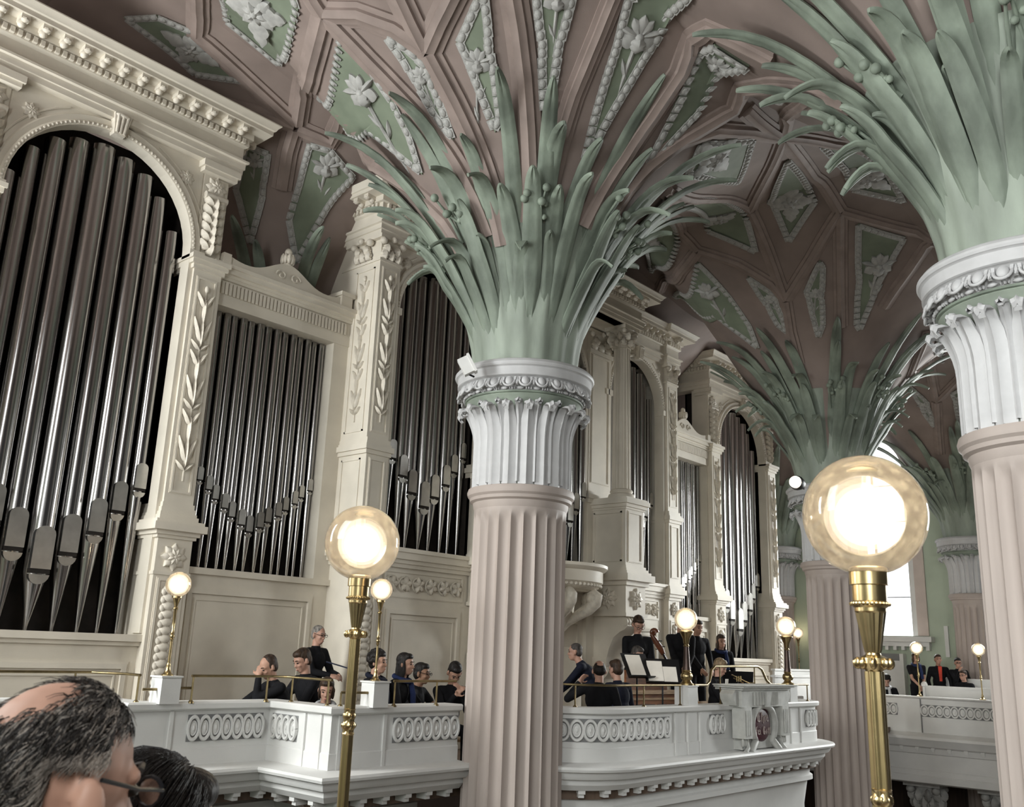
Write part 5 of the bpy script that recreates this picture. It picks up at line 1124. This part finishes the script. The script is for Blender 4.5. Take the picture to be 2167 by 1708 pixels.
def person(label, hp, fa, pose='sit', lean=.1, hpitch=.1, hyaw=0., aL=(.22, .22, -.42), aR=(.22, -.22, -.42), top=None, hair=('short', None), skin=None, floor=None, glasses=False, short=False, scarf=None, shirt=None, group='choir and players on the organ gallery', vox=.0105, seat=None):
    """hp: head centre in space; fa: 0 faces the camera, 90 faces picture right"""
    floor = GF if floor is None else floor; top = top or BLACKC; skin = skin or SKIN; yaw = math.radians(FACECAM + fa)
    UPL = .54 + .155
    stand = pose == 'stand'; cl = math.cos(lean)
    # head offset from the hip in the person's frame
    off = Vector((math.sin(lean) * .54 + math.sin(lean * .6) * .155 + .02, 0, cl * .54 + math.cos(lean * .6) * .155))
    hz = hp.z - floor
    if stand: S = max(.88, min(1.16, hz / (.93 + off.z))); hip = hz - off.z * S
    else: S = 1.0 if seat is None else seat; hip = hz - off.z * S
    Rz = Matrix.Rotation(yaw, 3, 'Z'); base = hp - Rz @ Vector((off.x * S, 0, 0)); t = thing('person', label, 'person', (base.x, base.y, floor), yaw, group, world=False); INV[t.name] = Matrix()
    def V(x, y, z): return Vector((x, y, z))
    up = V(math.sin(lean), 0, cl); fw = V(cl, 0, -math.sin(lean)); h0 = V(0, 0, hip / S)
    sh = h0 + up * .48; nb = h0 + up * .54; un = V(math.sin(lean * .6), 0, math.cos(lean * .6)); hc = nb + un * .155 + V(.02, 0, 0)
    H = Matrix.Translation(hc) @ Matrix.Rotation(hyaw, 4, 'Z') @ Matrix.Rotation(hpitch, 4, 'Y')
    b = MB(); c = MB(); tr = MB(); head_prims(b, H)
    capsule(b, H @ V(-.018, 0, -.06), .052, nb - up * .03, .060, 12); T3 = Matrix((fw, V(0, 1, 0), up)).transposed()
    def torso(m, g):
        m.ell(h0 + up * .02, (.115 + g, .165 + g, .13 + g), T3, 14, 10); m.ell(h0 + up * .17, (.110 + g, .148 + g, .18), T3, 14, 10); m.ell(h0 + up * .35, (.120 + g, .168 + g, .17), T3, 14, 10)
        capsule(m, sh + V(0, -.145, 0) - up * .015, .058 + g, sh + V(0, .145, 0) - up * .015, .058 + g, 10); capsule(m, sh, .075 + g, nb - up * .02, .058 + g, 10)
    torso(b, -.012); torso(c, .010)
    for sg, tgt in ((1, aL), (-1, aR)):
        s0 = sh + V(0, sg * .185, -.01); w = sh + V(*tgt); el, w = limb(s0, w, .285, .25, V(-.35, sg * .55, -1.0)); fd = (w - el).normalized()
        capsule(b, s0, .045, el, .037, 9); capsule(b, el, .037, w, .026, 9); hand(b, w, fd, V(-sg * .2, -sg * .75, -.6) if tgt[2] < -.1 else V(-.6, -sg * .7, 0), .55, sg)
        capsule(c, s0, .060, s0.lerp(el, .55 if short else 1), .052, 9)
        if not short: capsule(c, el, .050, el.lerp(w, .93), .038, 9)
    for sg in (-1, 1):
        hj = h0 + V(0, sg * .085, -.02); L = h0.z
        if stand: kn = V(.02, sg * .10, L * .52); an = V(-.01, sg * .11, .08)
        else: kn = V(.42, sg * .12, max(.1, L - .02)); an = V(.44, sg * .12, min(.08, L * .5)) if L > .2 else V(.78, sg * .14, .08)
        capsule(b, hj, .075, kn, .052, 9); capsule(b, kn, .050, an, .035, 9); capsule(tr, hj, .088, kn, .064, 9); capsule(tr, kn, .064, an, .050, 9)
        m = MB(); m.ell(an + V(.06, 0, -.045), (.13, .045, .04), None, 12, 8); m.build('shoe', BLACKM, t, 60)
    tr.ell(h0 + V(0, 0, -.0), (.125, .172, .12), None, 14, 10)
    body = b.build('body', skin, t); remesh(body, vox); cloth_o = c.build('top', top, t); remesh(cloth_o, vox * 1.15, 3); trs = tr.build('trousers', TROUS, t); remesh(trs, vox * 1.4, 2)
    st, hm = hair
    if st: hh = MB(); hair_prims(hh, H, st); ho = hh.build('hair', hm or HBLK, t); remesh(ho, vox * .9, 1)
    for sg in (-1, 1):
        MB().ell(H @ V(.083, sg * .031, .004), (.011, .014, .0085), H.to_3x3(), 8, 6).build('eye', EYED, t, 80); MB().tube([H @ V(.096, sg * .014, .030), H @ V(.093, sg * .034, .034), H @ V(.078, sg * .052, .028)], .0045, 5).build('eyebrow', hm if hm else HBLK, t, 60)
    MB().ell(H @ V(.0965, 0, -.071), (.007, .021, .0035), H.to_3x3(), 8, 5).build('mouth', LIP, t, 80)
    if glasses:
        m = MB()
        for sg in (-1, 1): m.tube([H @ V(.112, sg * .033 + .025 * math.cos(q), .002 + .018 * math.sin(q)) for q in [2 * PI * k / 12 for k in range(13)]], .0028, 5, cap=False); m.tube([H @ V(.112, sg * .058, .006), H @ V(.06, sg * .079, .010), H @ V(-.004, sg * .092, .022)], .0028, 5)
        m.tube([H @ V(.112, -.009, .004), H @ V(.112, .009, .004)], .0028, 5); m.build('glasses', BLACKM, t, 60)
    if scarf:
        m = MB(); m.tube([nb + Matrix.Rotation(q, 3, 'Z') @ V(.095, 0, .0) + V(.01, 0, -.01 - .03 * math.cos(q)) for q in [2 * PI * k / 14 for k in range(15)]], .030, 8, cap=False)
        m.tube([nb + V(.10, .05, -.03), nb + V(.135, .06, -.18) , nb + V(.14, .07, -.34)], [.03, .035, .035], 8); m.build('scarf', scarf, t, 60)
    if shirt:
        m = MB(); a0 = sh + fw * .135; m.prism([(-.045, .06), (.045, .06), (.03, -.3), (-.03, -.3)], 0, .012, lambda u, v, d: a0 + V(0, u, 0) + up * v + fw * (d + (0 if v > 0 else .012))); m.build('shirt_front', shirt, t)
    for o in [x for x in bpy.data.objects if x.parent == t]: o.matrix_parent_inverse = Matrix.Diagonal((S, S, S, 1))
    if not stand and hip > .22 and floor == GF and 'far gallery' not in group: CHAIRS.append((base.x, base.y, floor, yaw, hip - .13 * S))
    return t
def at(x, y, Y): return onY(x, y, Y)
person('man in black jacket leaning on the rail with his fist at his mouth', at(568, 1412, 9.15), -52, 'sit', .45, .45, .1, (.20, .02, .10), (.46, -.26, -.30), hair=('recede', HBRN))
person('broad man in black with short dark hair looking down beside the leaning man', at(640, 1398, 9.45), -48, 'sit', .30, .42, 0, (.34, .12, -.38), (.36, -.14, -.40), hair=('short', HBRN), skin=SKIN2, seat=1.06)
person('standing grey-haired man in black shirt holding a dark folder', at(674, 1344, 10.2), 62, 'stand', .05, .12, 0, (.34, .10, -.30), (.36, -.10, -.30), hair=('crew', HGRY), skin=SKIN2, glasses=True)
person('woman low behind the parapet with grey collar and face lowered', at(691, 1460, 8.75), 8, 'sit', .12, .32, 0, hair=('bob', HBRN), skin=SKIN2, scarf=GREYC)
person('woman with dark curly hair in short sleeves behind the slender lamp', at(800, 1402, 8.45), 72, 'sit', .05, .0, 0, (.20, .20, -.44), (.22, -.2, -.44), hair=('curly', HBLK), short=True, scarf=NAVYC)
person('woman with long dark hair resting her hand on the parapet', at(858, 1406, 8.5), 74, 'sit', .22, .02, 0, (.34, .12, -.36), (.32, -.16, -.34), hair=('long', HBLK), scarf=BLUEC)
person('man with short black hair and glasses next to the long-haired woman', at(893, 1426, 8.75), 70, 'sit', .28, .05, 0, (.42, .14, -.34), (.40, -.1, -.36), hair=('short', HBLK), skin=SKIN3, glasses=True, short=True)
person('dark-haired person bowing with both hands at the mouth beside the middle column', at(962, 1424, 8.35), 22, 'sit', .40, .75, 0, (.26, .03, -.02), (.27, -.04, -.05), hair=('short', HBLK))
person('grey-haired man in navy shirt bending left just right of the middle column', at(1217, 1380, 8.3), -98, 'stand', .55, .05, 0, (.42, .12, -.42), (.40, -.14, -.46), top=NAVYC, hair=('crew', HDGR), skin=SKIN2)
person('balding man seen from behind with a hand at his ear', at(1268, 1420, 7.30), 172, 'sit', .12, .05, .2, (.16, .26, .06), (.22, -.2, -.42), hair=('bald', HBLK), skin=SKIN2)
person('man with short brown hair seen from behind next to the balding man', at(1303, 1417, 7.65), -142, 'sit', .14, .1, 0, top=NAVYC, hair=('short', HBRN), skin=SKIN2)
person('standing young man in black shirt looking down beside the double bass', at(1351, 1322, 9.25), 14, 'stand', .06, .55, 0, (.16, .14, -.50), (.16, -.14, -.50), hair=('short', HBRN), skin=SKIN2, glasses=True)
person('grey-haired player with glasses half hidden by the left music stand', at(1349, 1386, 8.5), 40, 'sit', .12, .3, 0, (.32, .12, -.3), (.32, -.12, -.3), hair=('short', HDGR), skin=SKIN2, glasses=True)
person('standing man in black whose head is behind the lamp globe by the music stands', at(1441, 1320, 9.35), 6, 'stand', .04, .25, 0, (.22, .04, -.46), (.22, -.04, -.46), hair=('crew', HDGR), skin=SKIN2, seat=None)
person('standing person in black jacket right of the lamp by the music stands', at(1476, 1328, 9.75), 24, 'stand', .05, .2, 0, (.2, .16, -.46), (.26, -.1, -.46), hair=('short', HBRN))
person('standing woman with long hair in dark coat and blue scarf', at(1526, 1358, 9.7), 12, 'stand', .04, .1, 0, (.18, .14, -.48), (.22, -.1, -.46), hair=('long', HBRN), skin=SKIN2, scarf=BLUEC)
person('grey-blond player in dark suit and white shirt behind the raised rail', at(1524, 1412, 7.45), 52, 'sit', .12, .35, 0, (.32, .06, -.12), (.33, -.08, -.16), hair=('short', HBLD), skin=SKIN2, shirt=PAPER)
FG = 'people on the far gallery'
person('woman in black short sleeves with blue scarf on the far gallery', onX(1938, 1392, 24.75), 4, 'stand', .02, .05, 0, (.20, .03, -.46), (.20, -.03, -.46), hair=('bob', HBRN), skin=SKIN2, short=True, scarf=BLUEC, group=FG, vox=.014, floor=-1.45)
person('man in red shirt and dark open coat on the far gallery', onX(1985, 1396, 25.15), -10, 'stand', .02, -.05, 0, (.12, .24, -.5), (.12, -.24, -.5), top=BLACKC, hair=('short', HBRN), skin=SKIN2, shirt=REDC, group=FG, vox=.014, floor=-1.45)
person('dark-haired man with glasses touching his chin on the far gallery', onX(2027, 1403, 25.3), -12, 'stand', .05, .1, 0, (.2, .2, -.45), (.18, -.02, .0), hair=('short', HBLK), skin=SKIN2, glasses=True, group=FG, vox=.014, floor=-1.45)
person('seated woman with ponytail and glasses in the far pew', onX(2038, 1430, 25.0), -55, 'sit', .1, .05, 0, hair=('pony', HBRN), skin=SKIN2, glasses=True, group=FG, vox=.014, floor=-1.45)
person('bowed person with pale scarf low behind the far parapet', onX(1876, 1440, 24.6), -20, 'sit', .35, .6, 0, hair=('curly', HBLK), skin=SKIN2, scarf=GREYC, group=FG, vox=.014, floor=-1.45)
# ---- chairs under the seated
ch0 = None
def chair_at(x, y, z, yaw, h):
    lab = 'plain wooden chair under a seated player on the gallery'
    t = thing('gallery_chair', lab, 'chair', (x, y, z), yaw, 'wooden chairs under the seated players', world=False); INV[t.name] = Matrix()
    for nm, a in (('seat', (-.20, -.20, h - .03, .20, .20, h)), ('backrest', (-.21, -.19, h + .12, -.185, .19, h + .30)), ('leg', (-.20, -.20, 0, -.165, -.165, h + .30)), ('leg', (-.20, .165, 0, -.165, .20, h + .30)), ('leg', (.165, -.20, 0, .20, -.165, h - .03)), ('leg', (.165, .165, 0, .20, .20, h - .03))): MB().box(*a).build(nm, WOODP, t)
for c_ in CHAIRS: chair_at(*c_)
# ---- instruments and stands
def music_stand(c, yaw, tilt, w, h, label, sheets):
    t = thing('music_stand', label, 'music stand', (c.x, c.y, GF), 0, 'black music stands behind the parapet'); M = Matrix.Translation(c) @ Matrix.Rotation(yaw, 4, 'Z') @ Matrix.Rotation(tilt, 4, 'X')
    MB().box(-w / 2, 0, -h / 2, w / 2, .008, h / 2, M).build('desk', BLACKM, t); MB().box(-w / 2, -.05, -h / 2 - .01, w / 2, .008, -h / 2, M).build('lip', BLACKM, t)
    MB().tube([(c.x, c.y, GF + .25), (c.x, c.y, c.z)], .012, 8).build('post', BLACKM, t)
    for k in range(3): a = k * 2.1 + .4; MB().tube([(c.x, c.y, GF + .3), (c.x + .22 * math.cos(a), c.y + .22 * math.sin(a), GF + .01)], .009, 6).build('leg', BLACKM, t)
    for lab, (x0, x1, z0, z1) in sheets: tag(MB().box(x0, -.012, z0, x1, -.003, z1, M).build('sheet_music', PAPER), lab, 'sheet music', 'sheets on the music stands')
music_stand(at(1348, 1408, 7.55), math.radians(-48 + 34), -.5, .46, .36, 'left black music stand with one narrow sheet', [('narrow white sheet on the left music stand', (-.17, .10, -.15, .15))])
music_stand(at(1402, 1420, 7.35), math.radians(-48 + 8), -.45, .52, .36, 'right black music stand with spread sheets', [('left white page on the right music stand', (-.22, .0, -.155, .14)), ('right white page on the right music stand', (.005, .20, -.16, .06))])
music_stand(at(1562, 1440, 7.35), math.radians(-48 + 175), -.4, .46, .30, 'black music stand seen from its back behind the raised rail', [])
tag(MB().box(-.16, -.11, -.006, .16, .11, .006, Matrix.Translation(at(716, 1408, 9.85)) @ Matrix.Rotation(math.radians(-40), 4, 'Z') @ Matrix.Rotation(.25, 4, 'Y')).build('music_folder', cloth('blue_black_cover', (.03, .035, .06))), 'dark folder held by the standing grey-haired man', 'folder')
o0 = at(1385, 1490, 7.65); t = thing('chamber_organ', 'red-brown wooden chamber organ with dark fretwork panels behind the rail', 'chamber organ', (o0.x, o0.y, GF))
yw = math.radians(-6); M = Matrix.Translation((o0.x, o0.y, 0)) @ Matrix.Rotation(yw, 4, 'Z')
MB().box(-.55, -.02, GF, .55, .45, -.52, M).build('case', WOODR, t); MB().box(-.60, -.06, -.52, .60, .50, -.47, M).build('lid', WOODP, t); MB().box(-.5, .1, -.47, .42, .14, -.20, M).build('music_desk', WOODR, t); MB().box(-.55, -.035, -.60, .55, -.02, -.57, M).build('moulding', WOODP, t)
for k in range(4):
    x = -.40 + .27 * k; p = MB().box(x - .105, -.028, -1.0, x + .105, -.02, -.66, M).build('fret_panel', DWOOD, t); m = MB()
    for a, b in (((x - .08, -.95), (x, -.72)), ((x + .08, -.95), (x, -.72)), ((x - .045, -.86), (x + .045, -.86))): m.tube([M @ Vector((a[0], -.03, a[1])), M @ Vector((b[0], -.03, b[1]))], .009, 5)
    m.build('tracery', WOODP, p)
s0 = at(1382, 1342, 8.6); s1 = at(1411, 1398, 8.45); s2_ = at(1447, 1490, 8.2); t = thing('double_bass', 'dark red double bass leaning behind the music stands, scroll raised', 'double bass', (s2_.x, s2_.y, GF))
dn = (s1 - s0).normalized(); sd = Vector((.658, -.752, 0)); 
m = MB(); P = [s0 + dn * .02 + sd * (-.02) + Vector((0, 0, 0))] ; sp = [s0 + sd * (.045 * math.cos(q) * (1 - q / 9) + .01) + Vector((0, 0, .045 * math.sin(q) * (1 - q / 9) + .02)) for q in [k * .55 for k in range(12)]]
m.tube(list(reversed(sp)), [.028 + .002 * k for k in range(12)], 8); m.build('scroll', BASSW, t, 60)
m = MB(); m.tube([s0 - sd * .03, s0 - sd * .02 + dn * .12, s0 + dn * .26, s0 + dn * .36], [.03, .045, .05, .035], 8); pb = m.build('pegbox', BASSW, t, 50)
for k in range(4): q = s0 + dn * (.12 + .05 * k); sg = -1 if k % 2 else 1; MB().tube([q, q + sd * .09 * sg], .008, 6).build('peg', BLACKM, pb)
m = MB(); e = s0 + dn * 1.05; m.tube([s0 + dn * .34, e], .026, 8); m.build('neck', WOODP, t, 60); MB().tube([s0 + dn * .34 - F_ * .03, s0 + dn * 1.2 - F_ * .05], .016, 6).build('fingerboard', BLACKM, t)
nrm = (-F_ - dn * (-F_).dot(dn)).normalized(); sdd = dn.cross(nrm); m = MB(); out = []
for k in range(25):
    q = k / 24; w_ = .20 * math.sin(PI * q)**.5 * (1 - .35 * math.exp(-((q - .42) / .10)**2)) * (.82 + .35 * q); out.append((q * .62, w_))
poly = out + [(a, -b) for a, b in reversed(out[1:-1])]; m.prism(poly, -.09, .09, lambda u, v, d: e + dn * u + sdd * v + nrm * (d - .08)); bd = m.build('body', BASSW, t, 30)
MB().box(-.02, -.02, -.1, .02, .02, .1, Matrix.Translation(e + dn * .36 + nrm * .05)).build('bridge', WOODP, t)
for k in range(4): MB().tube([s0 + dn * .34 + sdd * (.012 * (k - 1.5)) - F_ * .05, e + dn * .36 + sdd * (.02 * (k - 1.5)) + nrm * .08], .003, 4).build('string', BLACKM, t)
# brass instrument in the hands of the suited player
c0 = at(1548, 1428, 7.2); t = thing('trumpet', 'brass trumpet held by the player in the dark suit', 'trumpet', tuple(c0)); MB().tube([c0, c0 + R_ * .26 + Vector((0, 0, -.12)), c0 + R_ * .32 + Vector((0, 0, -.15))], [.008, .010, .045], 10).build('bell', BRASS, t, 60); MB().tube([c0 + R_ * .03 + Vector((0, 0, -.05)), c0 + R_ * .18 + Vector((0, 0, -.12))], .008, 6).build('slide', BRASS, t, 60)
for k in range(3): MB().tube([c0 + R_ * (.08 + .03 * k) + Vector((0, 0, -.02)), c0 + R_ * (.08 + .03 * k) + Vector((0, 0, -.10))], .010, 7).build('valve', BRASS, t, 60)
# white pews behind the right-hand lamp
for i, (Y, zt) in enumerate(((8.3, -.30), (9.2, -.20))):
    a = onY(1640, 1440, Y); t = thing('pew', ('front' if i == 0 else 'rear') + ' white pew of the organ gallery right of the cartouche', 'pew', (a.x + 1.4, Y, GF), 0, 'white pews of the organ gallery'); MB().box(a.x, Y, GF, a.x + 2.6, Y + .05, zt).build('back_board', WHITE, t); MB().box(a.x - .02, Y - .02, zt, a.x + 2.6, Y + .08, zt + .04).build('top_rail', WHITE, t); MB().box(a.x, Y + .05, GF + .40, a.x + 2.6, Y + .4, GF + .44).build('seat', WHITE, t)
# ------------------------------------------------------------------ listeners in the foreground
GN = 'listeners in the foreground'
hp = onD(113, 1676, 1.12); FA, LN, HPI = 147, .05, .08
man = person('balding grey-haired man with glasses in the left foreground, seen from behind', hp, FA, 'sit', LN, HPI, 0, hair=(None, HDGR), skin=SKIN2, glasses=True, group=GN, vox=.0052, top=NAVYC)
yaw = math.radians(FACECAM + FA); H = Matrix.Translation(hp) @ Matrix.Rotation(yaw, 4, 'Z') @ Matrix.Rotation(HPI, 4, 'Y')
INV[man.name] = (Matrix.Translation(man.location) @ Matrix.Rotation(yaw, 4, 'Z')).inverted()
CC, CR = Vector((-.008, 0, .030)), (.0985, .0775, .0965)
def hairy(d):
    """how much hair grows in direction d on the skull: 0 bald ... 1"""
    b = Vector((-.42, 0, .90)).normalized(); a = math.acos(max(-1, min(1, d.dot(b))))
    bald = max(0, min(1, (a - .50) / .34))
    face = 1 if d.x < .30 or (d.x < .62 and d.z > .50) else 0
    if d.x > .25 and d.z < .42: face = 0
    if d.z < -.62 or (abs(d.y) > .66 and d.z < .16 and d.x > -.45): face = 0
    if d.z < -.25 and d.x > -.05: face = 0
    return bald * face
def strands(n, sel, m_, name, r=.0007, seed=1, L=(.018, .036)):
    rnd = random.Random(seed); m = MB(); made = 0
    while made < n:
        d = Vector((rnd.gauss(0, 1), rnd.gauss(0, 1), rnd.gauss(0, 1))).normalized()
        if rnd.random() > hairy(d) or rnd.random() > sel(d): continue
        p = CC + Vector((d.x * CR[0], d.y * CR[1], d.z * CR[2])); nn = Vector((d.x / CR[0], d.y / CR[1], d.z / CR[2])).normalized()
        g = Vector((-.75 + .2 * rnd.gauss(0, 1), .25 * d.y + .25 * rnd.gauss(0, 1), -.75 + .25 * rnd.gauss(0, 1))); tg = (g - nn * g.dot(nn)).normalized(); ln = rnd.uniform(*L)
        P = [p - nn * .002, p + nn * ln * .14 + tg * ln * .3, p + nn * ln * .16 + tg * ln * .65, p + nn * ln * .06 + tg * ln]
        m.tube([H @ q for q in P], [r, r, r * .8, r * .4], 3, cap=False); made += 1
    o = m.build(name, m_, man); o['kind'] = 'stuff'
cap = MB(); nu, nv = 72, 44; idx = {}
for j in range(nv + 1):
    for i in range(nu):
        t_, a_ = PI * j / nv, 2 * PI * i / nu; d = Vector((math.sin(t_) * math.cos(a_), math.sin(t_) * math.sin(a_), math.cos(t_))); k_ = 1.025 + .02 * noise.noise(d * 9)
        cap.v.append(tuple(H @ (CC + Vector((d.x * CR[0], d.y * CR[1], d.z * CR[2])) * k_))); idx[(i, j)] = hairy(d) * (1 if noise.noise(d * 22) > -.55 else 0)
for j in range(nv):
    for i in range(nu):
        i2 = (i + 1) % nu
        if min(idx[(i, j)], idx[(i2, j)], idx[(i, j + 1)], idx[(i2, j + 1)]) > .55: cap.f.append((j * nu + i, (j + 1) * nu + i, (j + 1) * nu + i2, j * nu + i2))
cap.build('hair', HDGR, man, 60)
side = lambda d: 1.0 if (d.z < .28 and d.x > -.5) else .10
strands(4200, lambda d: 1 - .85 * side(d), hairm('hair_grey_brown', (.035, .030, .028)), 'hair_strands', seed=2)
strands(2600, side, hairm('hair_silver', (.36, .31, .27)), 'silver_hair_strands', seed=3, L=(.018, .034)); strands(700, lambda d: 1.0, HGRY, 'silver_hair_strands', seed=4)
m = MB()
for sg in (-1, 1): m.prism([(.033 * sg + .024 * math.cos(q), .002 + .017 * math.sin(q)) for q in [2 * PI * k / 16 for k in range(16)]], 0, .0015, lambda u, v, d: H @ Vector((.1115 + d, u, v)))
m.build('spectacle_lens', SPECG, man)
wp = onD(335, 1772, 1.75)
person('dark-haired woman beside the balding man, only the top of her head showing', wp, 112, 'sit', .08, .15, 0, hair=('bob', HBLK), skin=SKIN2, group=GN, vox=.0062)
yaw = math.radians(FACECAM + 112); wom = [o for o in bpy.data.objects if o.name.startswith('person') and o.parent is None][-1]
INV[wom.name] = (Matrix.Translation(wom.location) @ Matrix.Rotation(yaw, 4, 'Z')).inverted(); HW = Matrix.Translation(wp) @ Matrix.Rotation(yaw, 4, 'Z') @ Matrix.Rotation(.15, 4, 'Y'); rnd = random.Random(9); m = MB()
for k in range(1500):
    a = rnd.uniform(-2.6, 2.6) + PI; t_ = rnd.uniform(.05, 1.3); d = Vector((math.sin(t_) * math.cos(a), math.sin(t_) * math.sin(a), math.cos(t_))); p = Vector((-.015 + d.x * .104, d.y * .088, .045 + d.z * .100)); g = Vector((-.35, .7 * d.y, -.8)); g = (g - d * g.dot(d)).normalized(); L_ = rnd.uniform(.04, .10)
    m.tube([HW @ p, HW @ (p + g * L_ * .35 + d * .006), HW @ (p + g * L_ * .7 + d * .002), HW @ (p + g * L_ - d * .012)], [.0009, .0009, .0008, .0005], 3, cap=False)
o = m.build('hair_strands', HBLK, wom); o['kind'] = 'stuff'
for c_ in CHAIRS[-2:]: chair_at(*c_)
